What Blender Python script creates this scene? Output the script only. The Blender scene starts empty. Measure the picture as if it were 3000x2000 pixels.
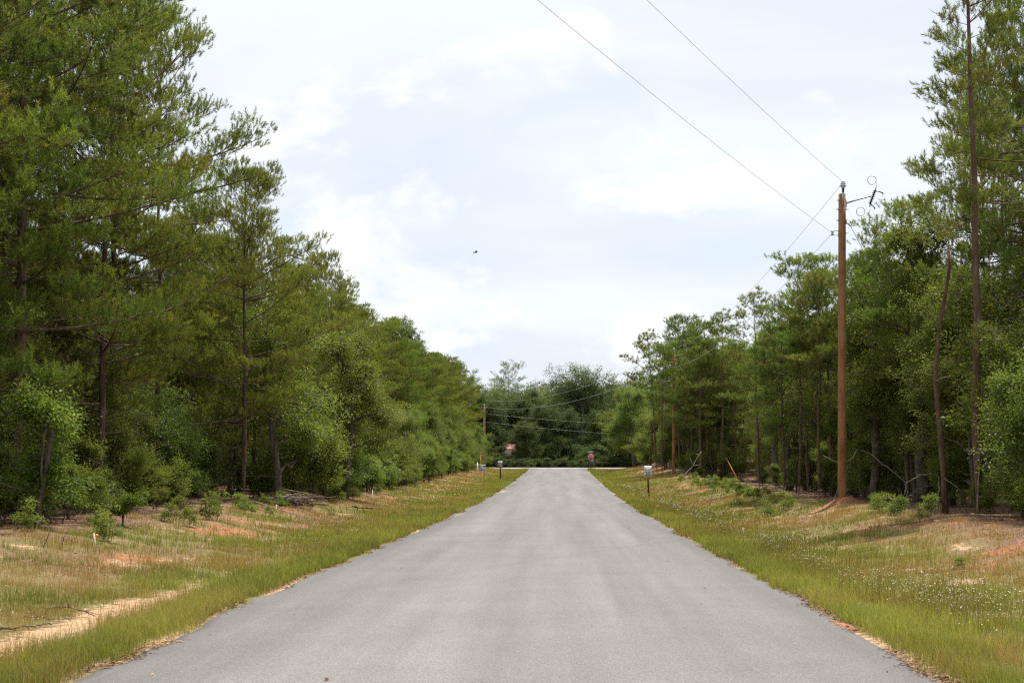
import bpy, math, random
import numpy as np
from math import radians, sin, cos, pi
from mathutils import Vector, Matrix

SC = bpy.context.scene
COL = SC.collection
# ------------------------------------------------------------------ camera
F = 4000.0            # focal length in photo pixels (3000 wide)
EYE = 1.72
HZ = 1375.0           # horizon row in photo pixels
cam = bpy.data.cameras.new('camera')
cam.sensor_width = 36.0
cam.lens = 36.0 * F / 3000.0
cam.shift_y = (HZ - 1000.0) / 3000.0
cam.clip_start = 0.1
cam.clip_end = 6000
camo = bpy.data.objects.new('camera', cam)
COL.objects.link(camo)
camo.location = (0, 0, EYE)
camo.rotation_euler = (radians(90), 0, 0)
SC.camera = camo
# ------------------------------------------------------------------ light
SUN_EL, SUN_AZ = radians(76), radians(50)     # azimuth clockwise from +Y
w = bpy.data.worlds.new('World')
SC.world = w
w.use_nodes = True
nt = w.node_tree
nt.nodes.clear()


def nd(nt, typ, **kw):
    n = nt.nodes.new(typ)
    for k, v in kw.items():
        if k.startswith('i_'):
            key = k[2:]
            n.inputs[int(key) if key.isdigit() else key].default_value = v
        else:
            setattr(n, k, v)
    return n


def ln(nt, a, ao, b, bi):
    nt.links.new(a.outputs[ao], b.inputs[bi])


sky = nd(nt, 'ShaderNodeTexSky', sky_type='NISHITA', sun_disc=False, sun_elevation=SUN_EL,
         sun_rotation=SUN_AZ, altitude=60, air_density=1.2, dust_density=2.0)
tc = nd(nt, 'ShaderNodeTexCoord')
sep = nd(nt, 'ShaderNodeSeparateXYZ')
ln(nt, tc, 'Generated', sep, 0)
zz = nd(nt, 'ShaderNodeMath', operation='MAXIMUM', i_1=0.0)
ln(nt, sep, 'Z', zz, 0)
za = nd(nt, 'ShaderNodeMath', operation='ADD', i_1=0.16)
ln(nt, zz, 0, za, 0)
dx = nd(nt, 'ShaderNodeMath', operation='DIVIDE')
ln(nt, sep, 'X', dx, 0); ln(nt, za, 0, dx, 1)
dy = nd(nt, 'ShaderNodeMath', operation='DIVIDE')
ln(nt, sep, 'Y', dy, 0); ln(nt, za, 0, dy, 1)
cmb = nd(nt, 'ShaderNodeCombineXYZ', i_2=3.7)
ln(nt, dx, 0, cmb, 0); ln(nt, dy, 0, cmb, 1)
# broad veil of thin cloud
n1 = nd(nt, 'ShaderNodeTexNoise', i_Scale=0.85, i_Detail=6.0, i_Roughness=0.55, i_Distortion=0.6)
ln(nt, cmb, 0, n1, 'Vector')
r1 = nd(nt, 'ShaderNodeMapRange', i_1=0.36, i_2=0.58, i_3=0.76, i_4=0.99)
r1.interpolation_type = 'SMOOTHSTEP'
ln(nt, n1, 0, r1, 0)
# small cumulus puffs (direction space so that they do not smear at the horizon)
mp = nd(nt, 'ShaderNodeMapping')
mp.inputs['Scale'].default_value = (1.0, 1.0, 1.9)
mp.inputs['Location'].default_value = (3.1, 0.4, 0.9)
ln(nt, tc, 'Generated', mp, 0)
n2 = nd(nt, 'ShaderNodeTexNoise', i_Scale=6.5, i_Detail=9.0, i_Roughness=0.58, i_Distortion=0.35)
ln(nt, mp, 0, n2, 'Vector')
r2 = nd(nt, 'ShaderNodeMapRange', i_1=0.515, i_2=0.64, i_3=0.0, i_4=1.0)
r2.interpolation_type = 'SMOOTHSTEP'
ln(nt, n2, 0, r2, 0)
# grey cloud bottoms: same puffs sampled a little higher
mp2 = nd(nt, 'ShaderNodeMapping')
mp2.inputs['Scale'].default_value = (1.0, 1.0, 1.9)
mp2.inputs['Location'].default_value = (3.07, 0.4, 0.985)
ln(nt, tc, 'Generated', mp2, 0)
n3 = nd(nt, 'ShaderNodeTexNoise', i_Scale=6.5, i_Detail=4.0, i_Roughness=0.5, i_Distortion=0.35)
ln(nt, mp2, 0, n3, 'Vector')
r3 = nd(nt, 'ShaderNodeMapRange', i_1=0.51, i_2=0.66, i_3=0.0, i_4=0.75)
r3.interpolation_type = 'SMOOTHSTEP'
ln(nt, n3, 0, r3, 0)
mx1 = nd(nt, 'ShaderNodeMix', data_type='RGBA')
ln(nt, r1, 0, mx1, 0); ln(nt, sky, 0, mx1, 6)
mx1.inputs[7].default_value = (7.4, 7.75, 8.35, 1)
mx2 = nd(nt, 'ShaderNodeMix', data_type='RGBA')
ln(nt, r3, 0, mx2, 0); ln(nt, mx1, 2, mx2, 6)
mx2.inputs[7].default_value = (6.15, 6.9, 8.05, 1)
mx3 = nd(nt, 'ShaderNodeMix', data_type='RGBA')
r2b = nd(nt, 'ShaderNodeMath', operation='MULTIPLY', i_1=0.85)
ln(nt, r2, 0, r2b, 0)
ln(nt, r2b, 0, mx3, 0); ln(nt, mx2, 2, mx3, 6)
mx3.inputs[7].default_value = (8.35, 8.35, 8.4, 1)
bg = nd(nt, 'ShaderNodeBackground', i_Strength=0.098)
ln(nt, mx3, 2, bg, 0)
wo = nd(nt, 'ShaderNodeOutputWorld')
ln(nt, bg, 0, wo, 0)

sl = bpy.data.lights.new('sun', 'SUN')
sl.energy = 5.0
sl.angle = radians(1.4)
sl.color = (1.0, 0.955, 0.88)
so = bpy.data.objects.new('sun', sl)
COL.objects.link(so)
sd = Vector((sin(SUN_AZ) * cos(SUN_EL), cos(SUN_AZ) * cos(SUN_EL), sin(SUN_EL)))
so.rotation_euler = sd.to_track_quat('Z', 'Y').to_euler()
so.location = (20, -20, 60)

vs = SC.view_settings
vs.view_transform = 'Standard'
vs.look = 'None'
vs.exposure = 0.39
vs.gamma = 1.0
vs.use_curve_mapping = False
SC.render.engine = 'CYCLES'
cy = SC.cycles
cy.max_bounces = 9
cy.diffuse_bounces = 6
cy.glossy_bounces = 2
cy.transmission_bounces = 6
cy.transparent_max_bounces = 4
cy.sample_clamp_indirect = 6.0
cy.use_denoising = False
cy.filter_width = 1.25

# ------------------------------------------------------------------ noise + terrain functions


def _h(ix, iy, s):
    n = (ix.astype(np.int64) * 374761393 + iy.astype(np.int64) * 668265263 + s * 1442695041) & 0x7fffffff
    n = ((n ^ (n >> 13)) * 1274126177) & 0x7fffffff
    n = (n ^ (n >> 16)) & 0xffff
    return n / 65535.0


def vnoise(x, y, s=0):
    x = np.asarray(x, float); y = np.asarray(y, float)
    ix = np.floor(x); iy = np.floor(y)
    fx = x - ix; fy = y - iy
    fx = fx * fx * (3 - 2 * fx); fy = fy * fy * (3 - 2 * fy)
    a = _h(ix, iy, s); b = _h(ix + 1, iy, s); c = _h(ix, iy + 1, s); d = _h(ix + 1, iy + 1, s)
    return (a * (1 - fx) + b * fx) * (1 - fy) + (c * (1 - fx) + d * fx) * fy


def fbm(x, y, s=0, o=4):
    v = 0; a = 0.5; t = 0
    for k in range(o):
        v = v + a * vnoise(np.asarray(x) * 2 ** k + 17.3 * k, np.asarray(y) * 2 ** k - 9.1 * k, s + k)
        t += a; a *= 0.5
    return v / t


def sstep(a, b, x):
    t = np.clip((np.asarray(x, float) - a) / (b - a), 0, 1)
    return t * t * (3 - 2 * t)


RS, R0 = 0.0365, -0.45      # road centre x = R0 + RS * y
RW = 3.6                    # half width
CY0, CY1 = 170.0, 178.5     # crossing road


def rc(Y):
    return R0 + RS * np.asarray(Y, float)


def zroad(Y):
    return np.interp(Y, [-50, 0, 42, 55, 70, 90, 117, 145, 165, 178, 190, 215, 260, 330, 450, 700],
                     [0.0, 0, 0.0, 0.03, 0.14, 0.36, 0.76, 1.28, 1.66, 1.94, 1.90, 1.75, 4.0, 9.5, 15.0, 17.0])


MOUND = ((2467 - 1500) * 45 / F, 45.0)


def gz(X, Y):
    X = np.asarray(X, float); Y = np.asarray(Y, float)
    u = X - rc(Y)
    a = np.abs(u)
    z = zroad(Y) * 1.0
    far = sstep(160, 172, Y)
    nearroad = (1 - sstep(3.3, 3.62, a)) * (1 - far)
    verge = -0.07 * sstep(3.6, 4.8, a) * (1 - sstep(5.0, 7.0, a))
    bank = 0.55 * sstep(6.0, 10.5, a) + 0.5 * sstep(11, 26, a)
    bump = (fbm(X * 0.8, Y * 0.8, 5, 4) - 0.5) * 0.20 * sstep(4.2, 7.5, a) + (fbm(X * 2.7, Y * 2.7, 9, 2) - 0.5) * 0.05 * sstep(3.6, 4.4, a)
    z = z - 0.06 * nearroad + (verge + bank + bump) * (1 - far)
    # flat corridor of the crossing road, then the rise beyond it
    cr = sstep(CY0 - 4, CY0, Y) * (1 - sstep(CY1, CY1 + 5, Y))
    z = np.where(far > 0, z + far * (1 - cr) * (fbm(X * 0.3, Y * 0.3, 31, 3) - 0.5) * 0.6, z) - 0.06 * cr
    # far right bank beside the road
    z = z + 0.75 * sstep(9.0, 13, u) * sstep(105, 140, Y) * (1 - sstep(160, 169, Y))
    # cleared hollow round the anchor of the farther pole
    z = z - 0.95 * sstep(10.5, 14.5, u) * (1 - sstep(20, 27, u)) * np.exp(-((Y - 108) / 16) ** 2)
    # spoil heap at the foot of the near pole
    d = np.hypot((X - MOUND[0] - 0.02), (Y - MOUND[1]) * 0.9)
    z = z + 0.36 * np.exp(-(d / 0.52) ** 2) * (1 + 0.25 * (fbm(X * 5, Y * 5, 77, 2) - 0.5))
    return z


def masks(X, Y):
    """sand, clay, litter, green weights (0..1) of the verge at a place"""
    X = np.asarray(X, float); Y = np.asarray(Y, float)
    u = X - rc(Y); a = np.abs(u)
    L = u < 0
    nA = fbm(X * 0.55, Y * 0.45, 11, 4); nB = fbm(X * 1.3, Y * 1.1, 21, 4); nC = fbm(X * 0.35 + 3, Y * 0.3, 41, 3)
    # sand
    trk = np.exp(-((u + 5.15 + 0.25 * (nA - .5)) / 0.36) ** 2) * (1 - sstep(17.5, 25, Y)) * sstep(0.30, 0.5, nB + 0.22 * (Y < 18))
    sand = np.where(L, trk, 0)
    sand = np.maximum(sand, sstep(0.64, 0.76, nB) * np.where(L, sstep(5.6, 7.0, a) * 0.6, sstep(5.0, 6.5, a) * 0.8) * (1 - sstep(40, 80, Y) * .8) * (1 - sstep(9, 11, a) * .7))
    sand = np.maximum(sand, np.exp(-((a - 3.62) / 0.10) ** 2) * sstep(0.50, 0.66, nA) * 0.7)
    dm = np.hypot(X - MOUND[0], Y - MOUND[1])
    trail = np.exp(-((X - MOUND[0] + 1.3) / 1.0) ** 2 - ((Y - MOUND[1] + 1.6) / 0.5) ** 2)
    sand = np.maximum(sand, trail * 0.9)
    # clay
    clay = sstep(0.58, 0.74, nA) * np.where(L, sstep(6.2, 7.4, a), sstep(6.6, 8.2, a)) * (1 - sstep(10.5, 12.5, a))
    clay = np.maximum(clay, np.exp(-((Y - 24.5) / 3.2) ** 2 - ((u + 7.4) / 0.8) ** 2) * sstep(.46, .62, nB) * 0.8)
    clay = np.maximum(clay, 1.6 * np.exp(-(dm / 0.85) ** 4))
    clay = np.maximum(clay, 1.5 * np.exp(-((Y - 140) / 16) ** 2 - ((u - 9.4) / 0.9) ** 2))
    clay = np.maximum(clay, 0.9 * np.exp(-((Y - 33) / 3.5) ** 2 - ((u - 8.2) / 1.0) ** 2) * sstep(.42, .6, nB))
    # litter
    lit = np.where(L, sstep(7.8, 10.2, a + (nA - .5) * 3.0), sstep(8.0, 10.2, a + (nA - .5) * 2.6 + np.where(Y < 30, .5, 0) - np.where(Y > 36, 1.6, 0)))
    lit = np.maximum(lit, 0.6 * sstep(.58, .7, nC) * sstep(5.5, 7.5, a))
    lit = np.maximum(lit, np.exp(-((a - 3.72) / 0.12) ** 2) * sstep(.40, .55, nA) * .8)
    # green
    g = sstep(3.45, 3.62, a) * (1 - sstep(5.2, 8.2, a) * 0.45) * (0.62 + 0.6 * nC)
    g = g * (1 - 0.55 * lit) * (1 - 0.85 * clay) * (1 - 0.95 * sand)
    g = np.maximum(g, 0.75 * np.exp(-((Y - 41) / 6) ** 2 - ((u - 6.6) / 1.2) ** 2) * (1 - sand * .8))
    forest = sstep(9.5, 12, a)
    g = g * (1 - 0.85 * forest)
    lit = np.maximum(lit, forest)
    return np.clip(sand, 0, 1), np.clip(clay, 0, 1), np.clip(lit, 0, 1), np.clip(g, 0, 1)


def at(px, D):
    """ground point below photo column px at distance D"""
    X = (px - 1500.0) * D / F
    return X, D, float(gz(X, D))


# ------------------------------------------------------------------ mesh helpers
class MB:
    def __init__(s):
        s.v = []; s.f = {3: [], 4: []}; s.n = 0; s.a = []; s.b = []

    def add(s, V, Fc, var=0.5, dry=0.0):
        V = np.asarray(V, np.float32).reshape(-1, 3); Fc = np.asarray(Fc, np.int32)
        s.v.append(V)
        s.f[Fc.shape[1]].append(Fc + s.n)
        k = len(V)
        s.a.append(np.broadcast_to(np.asarray(var, np.float32), (k,)))
        s.b.append(np.broadcast_to(np.asarray(dry, np.float32), (k,)))
        s.n += k

    def addmix(s, V, F3, F4, var=0.5, dry=0.0):
        n0 = s.n
        s.add(V, F3, var, dry)
        s.f[4].append(np.asarray(F4, np.int32) + n0)

    def mesh(s, name, mat, smooth=False, attrs=True):
        me = bpy.data.meshes.new(name)
        V = np.concatenate(s.v)
        me.vertices.add(len(V)); me.vertices.foreach_set('co', V.ravel())
        F3 = np.concatenate(s.f[3]) if s.f[3] else np.zeros((0, 3), np.int32)
        F4 = np.concatenate(s.f[4]) if s.f[4] else np.zeros((0, 4), np.int32)
        nl = F3.size + F4.size
        me.loops.add(nl)
        me.loops.foreach_set('vertex_index', np.concatenate([F3.ravel(), F4.ravel()]))
        npoly = len(F3) + len(F4)
        me.polygons.add(npoly)
        st = np.concatenate([np.arange(len(F3)) * 3, F3.size + np.arange(len(F4)) * 4]).astype(np.int32)
        me.polygons.foreach_set('loop_start', st)
        if attrs:
            at_ = me.attributes.new('var', 'FLOAT', 'POINT'); at_.data.foreach_set('value', np.concatenate(s.a))
            at_ = me.attributes.new('dry', 'FLOAT', 'POINT'); at_.data.foreach_set('value', np.concatenate(s.b))
        if smooth:
            me.polygons.foreach_set('use_smooth', np.ones(npoly, bool))
        me.materials.append(mat)
        me.update(calc_edges=True)
        me.validate()
        return me


def frames(P):
    P = np.asarray(P, float)
    T = np.gradient(P, axis=0)
    T /= np.linalg.norm(T, axis=1)[:, None] + 1e-9
    ref = np.array([0.31, 0.17, 0.93]) if abs(T[0, 2]) < 0.8 else np.array([0.96, 0.2, 0.1])
    A = np.cross(T, ref); A /= np.linalg.norm(A, axis=1)[:, None] + 1e-9
    B = np.cross(T, A)
    return T, A, B


def tube(mb, P, R, sides=6, var=0.5, cap=True):
    P = np.asarray(P, float); n = len(P)
    R = np.broadcast_to(np.asarray(R, float), (n,))
    T, A, B = frames(P)
    th = np.arange(sides) * 2 * pi / sides
    V = P[:, None] + R[:, None, None] * (np.cos(th)[None, :, None] * A[:, None] + np.sin(th)[None, :, None] * B[:, None])
    V = V.reshape(-1, 3)
    i = np.arange(n - 1)[:, None] * sides; j = np.arange(sides)[None]; j2 = (j + 1) % sides
    Fq = np.stack([i + j, i + j2, i + sides + j2, i + sides + j], -1).reshape(-1, 4)
    if cap:
        V = np.concatenate([V, P[:1], P[-1:]])
        c0 = n * sides; c1 = c0 + 1
        jj = np.arange(sides); jn = (jj + 1) % sides
        F3 = np.concatenate([np.stack([np.full(sides, c0), jn, jj], -1), np.stack([np.full(sides, c1), (n - 1) * sides + jj, (n - 1) * sides + jn], -1)])
        mb.addmix(V, F3, Fq, var)
    else:
        mb.add(V, Fq, var)


def box(mb, c, s, rot=None):
    x, y, z = [k / 2 for k in s]
    V = np.array([(-x, -y, -z), (x, -y, -z), (x, y, -z), (-x, y, -z), (-x, -y, z), (x, -y, z), (x, y, z), (-x, y, z)])
    if rot is not None:
        V = V @ np.array(rot.to_3x3()).T
    V = V + np.asarray(c)
    mb.add(V, [(0, 3, 2, 1), (4, 5, 6, 7), (0, 1, 5, 4), (1, 2, 6, 5), (2, 3, 7, 6), (3, 0, 4, 7)])


def prism(mb, outline, y0, y1):
    """outline in x,z extruded between y0 and y1"""
    o = np.asarray(outline, float); n = len(o)
    c = o.mean(0)
    V = np.concatenate([np.c_[o[:, 0], np.full(n, y0), o[:, 1]], np.c_[o[:, 0], np.full(n, y1), o[:, 1]], [[c[0], y0, c[1]], [c[0], y1, c[1]]]])
    j = np.arange(n); k = (j + 1) % n
    F3 = np.concatenate([np.stack([np.full(n, 2 * n), j, k], -1), np.stack([np.full(n, 2 * n + 1), n + k, n + j], -1)])
    mb.addmix(V, F3, np.stack([j, n + j, n + k, k], -1))


def ob(name, me, parent=None, kind=None, loc=None):
    o = bpy.data.objects.new(name, me)
    COL.objects.link(o)
    if parent is not None:
        o.parent = parent
    if kind:
        o['kind'] = kind
    if loc is not None:
        o.location = loc
    return o


def thing(name, label, cat, loc=(0, 0, 0), rz=0.0, group=None, scale=None):
    o = bpy.data.objects.new(name, None)
    o.empty_display_size = 0.2
    COL.objects.link(o)
    o.location = loc; o.rotation_euler = (0, 0, rz)
    if scale is not None:
        o.scale = scale
    tag(o, label, cat, group)
    return o


def tag(o, label, cat, group=None, kind=None):
    o['label'] = label; o['category'] = cat
    if group:
        o['group'] = group
    if kind:
        o['kind'] = kind
    return o


# ------------------------------------------------------------------ materials
def newmat(name):
    m = bpy.data.materials.new(name); m.use_nodes = True
    t = m.node_tree
    return m, t, t.nodes['Principled BSDF'], t.nodes['Material Output']


def flat(name, col, rough=0.6, metal=0.0, noise=0.0, scale=12.0, bump=0.0, stretch=(1, 1, 1), spec=0.5):
    m, t, p, o = newmat(name)
    p.inputs['Roughness'].default_value = rough
    p.inputs['Metallic'].default_value = metal
    p.inputs['Specular IOR Level'].default_value = spec
    c = (*col, 1)
    p.inputs['Base Color'].default_value = c
    if noise:
        tc = nd(t, 'ShaderNodeTexCoord'); mp = nd(t, 'ShaderNodeMapping'); mp.inputs['Scale'].default_value = stretch
        ln(t, tc, 'Object', mp, 0)
        n = nd(t, 'ShaderNodeTexNoise', i_Scale=scale, i_Detail=6.0, i_Roughness=0.65); ln(t, mp, 0, n, 'Vector')
        r = nd(t, 'ShaderNodeMapRange', i_1=0.25, i_2=0.75, i_3=1 - noise, i_4=1 + noise); ln(t, n, 0, r, 0)
        mx = nd(t, 'ShaderNodeMix', data_type='RGBA', blend_type='MULTIPLY'); mx.inputs[0].default_value = 1
        mx.inputs[6].default_value = c
        ln(t, r, 0, mx, 7); ln(t, mx, 2, p, 'Base Color')
        if bump:
            b = nd(t, 'ShaderNodeBump', i_Strength=bump, i_Distance=0.02); ln(t, n, 0, b, 'Height'); ln(t, b, 0, p, 'Normal')
    return m


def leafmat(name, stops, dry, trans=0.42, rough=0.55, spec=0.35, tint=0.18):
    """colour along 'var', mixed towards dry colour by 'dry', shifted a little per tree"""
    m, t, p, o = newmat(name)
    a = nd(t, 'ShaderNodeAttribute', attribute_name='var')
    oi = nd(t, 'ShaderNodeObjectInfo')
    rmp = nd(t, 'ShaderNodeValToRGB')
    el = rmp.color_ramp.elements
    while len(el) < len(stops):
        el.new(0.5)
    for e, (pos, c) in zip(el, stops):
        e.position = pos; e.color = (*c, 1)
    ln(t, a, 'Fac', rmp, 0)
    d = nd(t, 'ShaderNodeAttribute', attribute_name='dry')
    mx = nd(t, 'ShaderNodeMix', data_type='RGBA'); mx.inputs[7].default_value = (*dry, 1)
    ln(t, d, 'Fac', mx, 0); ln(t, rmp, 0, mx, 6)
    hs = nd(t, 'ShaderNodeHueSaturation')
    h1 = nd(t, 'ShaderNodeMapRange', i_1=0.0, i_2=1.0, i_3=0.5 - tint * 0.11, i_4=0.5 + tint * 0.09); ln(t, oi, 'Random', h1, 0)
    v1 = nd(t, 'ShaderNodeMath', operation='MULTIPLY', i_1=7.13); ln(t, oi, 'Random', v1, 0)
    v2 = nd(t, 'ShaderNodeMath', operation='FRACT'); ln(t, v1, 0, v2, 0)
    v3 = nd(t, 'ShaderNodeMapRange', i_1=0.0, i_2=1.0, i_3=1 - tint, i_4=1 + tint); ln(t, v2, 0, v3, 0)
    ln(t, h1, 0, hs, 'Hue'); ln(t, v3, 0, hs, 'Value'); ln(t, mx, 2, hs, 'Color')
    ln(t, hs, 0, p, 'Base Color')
    p.inputs['Roughness'].default_value = rough
    p.inputs['Specular IOR Level'].default_value = spec
    tr = nd(t, 'ShaderNodeBsdfTranslucent')
    tcx = nd(t, 'ShaderNodeMix', data_type='RGBA', blend_type='MULTIPLY'); tcx.inputs[0].default_value = 1
    tcx.inputs[7].default_value = (1.35, 1.25, 0.7, 1)
    ln(t, hs, 0, tcx, 6); ln(t, tcx, 2, tr, 0)
    ms = nd(t, 'ShaderNodeMixShader', i_0=trans)
    ln(t, p, 0, ms, 1); ln(t, tr, 0, ms, 2); ln(t, ms, 0, o, 'Surface')
    return m


M = {}
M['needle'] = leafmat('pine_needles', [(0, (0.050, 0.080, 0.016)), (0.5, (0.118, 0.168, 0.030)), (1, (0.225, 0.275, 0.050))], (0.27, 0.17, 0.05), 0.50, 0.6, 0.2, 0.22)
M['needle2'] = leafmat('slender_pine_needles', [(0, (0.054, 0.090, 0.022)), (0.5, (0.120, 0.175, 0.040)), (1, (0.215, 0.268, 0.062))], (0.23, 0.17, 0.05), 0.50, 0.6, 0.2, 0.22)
M['oak'] = leafmat('oak_leaves', [(0, (0.058, 0.095, 0.018)), (0.5, (0.132, 0.188, 0.034)), (1, (0.25, 0.305, 0.064))], (0.25, 0.16, 0.04), 0.50, 0.48, 0.35, 0.22)
M['oak_dark'] = leafmat('dark_oak_leaves', [(0, (0.030, 0.052, 0.016)), (0.5, (0.062, 0.098, 0.028)), (1, (0.125, 0.165, 0.046))], (0.13, 0.11, 0.03), 0.38, 0.55, 0.3, 0.2)
M['bush'] = leafmat('shrub_leaves', [(0, (0.066, 0.108, 0.018)), (0.5, (0.145, 0.205, 0.034)), (1, (0.25, 0.30, 0.058))], (0.25, 0.16, 0.045), 0.50, 0.50, 0.3, 0.2)
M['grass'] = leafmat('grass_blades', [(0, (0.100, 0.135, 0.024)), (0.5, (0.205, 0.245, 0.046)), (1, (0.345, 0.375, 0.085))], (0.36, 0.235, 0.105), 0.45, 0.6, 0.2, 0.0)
M['litter'] = leafmat('dead_leaves', [(0, (0.085, 0.045, 0.026)), (0.5, (0.20, 0.108, 0.062)), (1, (0.36, 0.235, 0.15))], (0.26, 0.19, 0.13), 0.1, 0.8, 0.2, 0.0)
M['petal'] = flat('white_petals', (0.70, 0.67, 0.52), 0.8)


def barkmat(name, c1, c2, c3, sc=9.0):
    m, t, p, o = newmat(name)
    tc = nd(t, 'ShaderNodeTexCoord'); mp = nd(t, 'ShaderNodeMapping'); mp.inputs['Scale'].default_value = (1, 1, 0.28)
    ln(t, tc, 'Object', mp, 0)
    vo = nd(t, 'ShaderNodeTexVoronoi', i_Scale=sc * 1.6); ln(t, mp, 0, vo, 'Vector')
    n = nd(t, 'ShaderNodeTexNoise', i_Scale=sc, i_Detail=7.0, i_Roughness=0.7); ln(t, mp, 0, n, 'Vector')
    r = nd(t, 'ShaderNodeValToRGB'); e = r.color_ramp.elements; e.new(0.5)
    for q, (po, c) in zip(e, [(0.3, c1), (0.5, c2), (0.72, c3)]):
        q.position = po; q.color = (*c, 1)
    ln(t, n, 0, r, 0); ln(t, r, 0, p, 'Base Color')
    p.inputs['Roughness'].default_value = 0.85
    p.inputs['Specular IOR Level'].default_value = 0.2
    ad = nd(t, 'ShaderNodeMath', operation='ADD'); ln(t, vo, 0, ad, 0); ln(t, n, 0, ad, 1)
    b = nd(t, 'ShaderNodeBump', i_Strength=0.8, i_Distance=0.03); ln(t, ad, 0, b, 'Height'); ln(t, b, 0, p, 'Normal')
    return m


M['pine_bark'] = barkmat('pine_bark', (0.045, 0.030, 0.024), (0.105, 0.068, 0.052), (0.19, 0.13, 0.10))
M['red_bark'] = barkmat('slender_pine_bark', (0.06, 0.034, 0.024), (0.135, 0.078, 0.052), (0.22, 0.14, 0.10))
M['oak_bark'] = barkmat('oak_bark', (0.05, 0.04, 0.032), (0.11, 0.09, 0.072), (0.21, 0.18, 0.15))
M['dead'] = barkmat('weathered_wood', (0.12, 0.10, 0.085), (0.28, 0.245, 0.21), (0.46, 0.42, 0.37), 14)
M['brown_dead'] = barkmat('brown_deadwood', (0.06, 0.04, 0.03), (0.14, 0.095, 0.07), (0.25, 0.19, 0.145), 14)
M['pole'] = barkmat('treated_pole_wood', (0.13, 0.062, 0.025), (0.28, 0.145, 0.062), (0.38, 0.23, 0.115), 3.2)
M['pole_old'] = barkmat('weathered_pole_wood', (0.13, 0.085, 0.05), (0.23, 0.155, 0.095), (0.31, 0.22, 0.15), 3.2)
M['cone'] = flat('pine_cones', (0.05, 0.032, 0.022), 0.8)
M['galv'] = flat('galvanised_steel', (0.42, 0.43, 0.44), 0.45, 0.6, 0.15, 20)
M['plate_back'] = flat('bare_sign_aluminium', (0.27, 0.27, 0.27), 0.55, 0.3, 0.12, 9)
M['wire'] = flat('aluminium_wire', (0.52, 0.53, 0.55), 0.6, 0.1)
M['guy'] = flat('dull_steel_strand', (0.16, 0.16, 0.165), 0.7, 0.2)
M['porcelain'] = flat('grey_porcelain', (0.50, 0.50, 0.50), 0.25)
M['polymer'] = flat('black_polymer', (0.035, 0.035, 0.04), 0.5)
M['signwhite'] = flat('sign_white', (0.72, 0.72, 0.73), 0.4, 0, 0.05, 6)
M['black'] = flat('sign_black', (0.02, 0.02, 0.022), 0.5)
M['stopred'] = flat('sign_red', (0.50, 0.035, 0.04), 0.4, 0, 0.08, 6)
M['stgreen'] = flat('sign_green', (0.02, 0.30, 0.19), 0.4)
M['post'] = flat('rusty_steel_post', (0.085, 0.052, 0.022), 0.6, 0.2, 0.35, 10)
M['orange'] = flat('orange_plastic', (0.75, 0.24, 0.10), 0.5, 0, .1)
M['yellow'] = flat('yellow_plastic', (0.72, 0.36, 0.05), 0.45, 0, 0.12, 8)
M['whitewood'] = flat('white_painted_wood', (0.66, 0.65, 0.62), 0.6, 0, 0.12, 10)
M['blue'] = flat('pale_blue_print', (0.30, 0.36, 0.46), 0.5)
M['pedestal'] = flat('grey_pedestal_paint', (0.105, 0.10, 0.105), 0.6, 0, .1)
M['redroof'] = flat('red_roof_sheet', (0.30, 0.10, 0.09), 0.45, 0, 0.2, 3)
M['shedwall'] = flat('brown_board_wall', (0.13, 0.09, 0.07), 0.8, 0, 0.2, 4)
M['stake'] = flat('pale_lath', (0.55, 0.42, 0.29), 0.8, 0, 0.2, 20)
M['feather'] = flat('dark_feathers', (0.10, 0.10, 0.11), 0.7)
M['roadchunk'] = flat('red_clay_crumb', (0.34, 0.15, 0.075), 0.9, 0, 0.3, 30)


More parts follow.
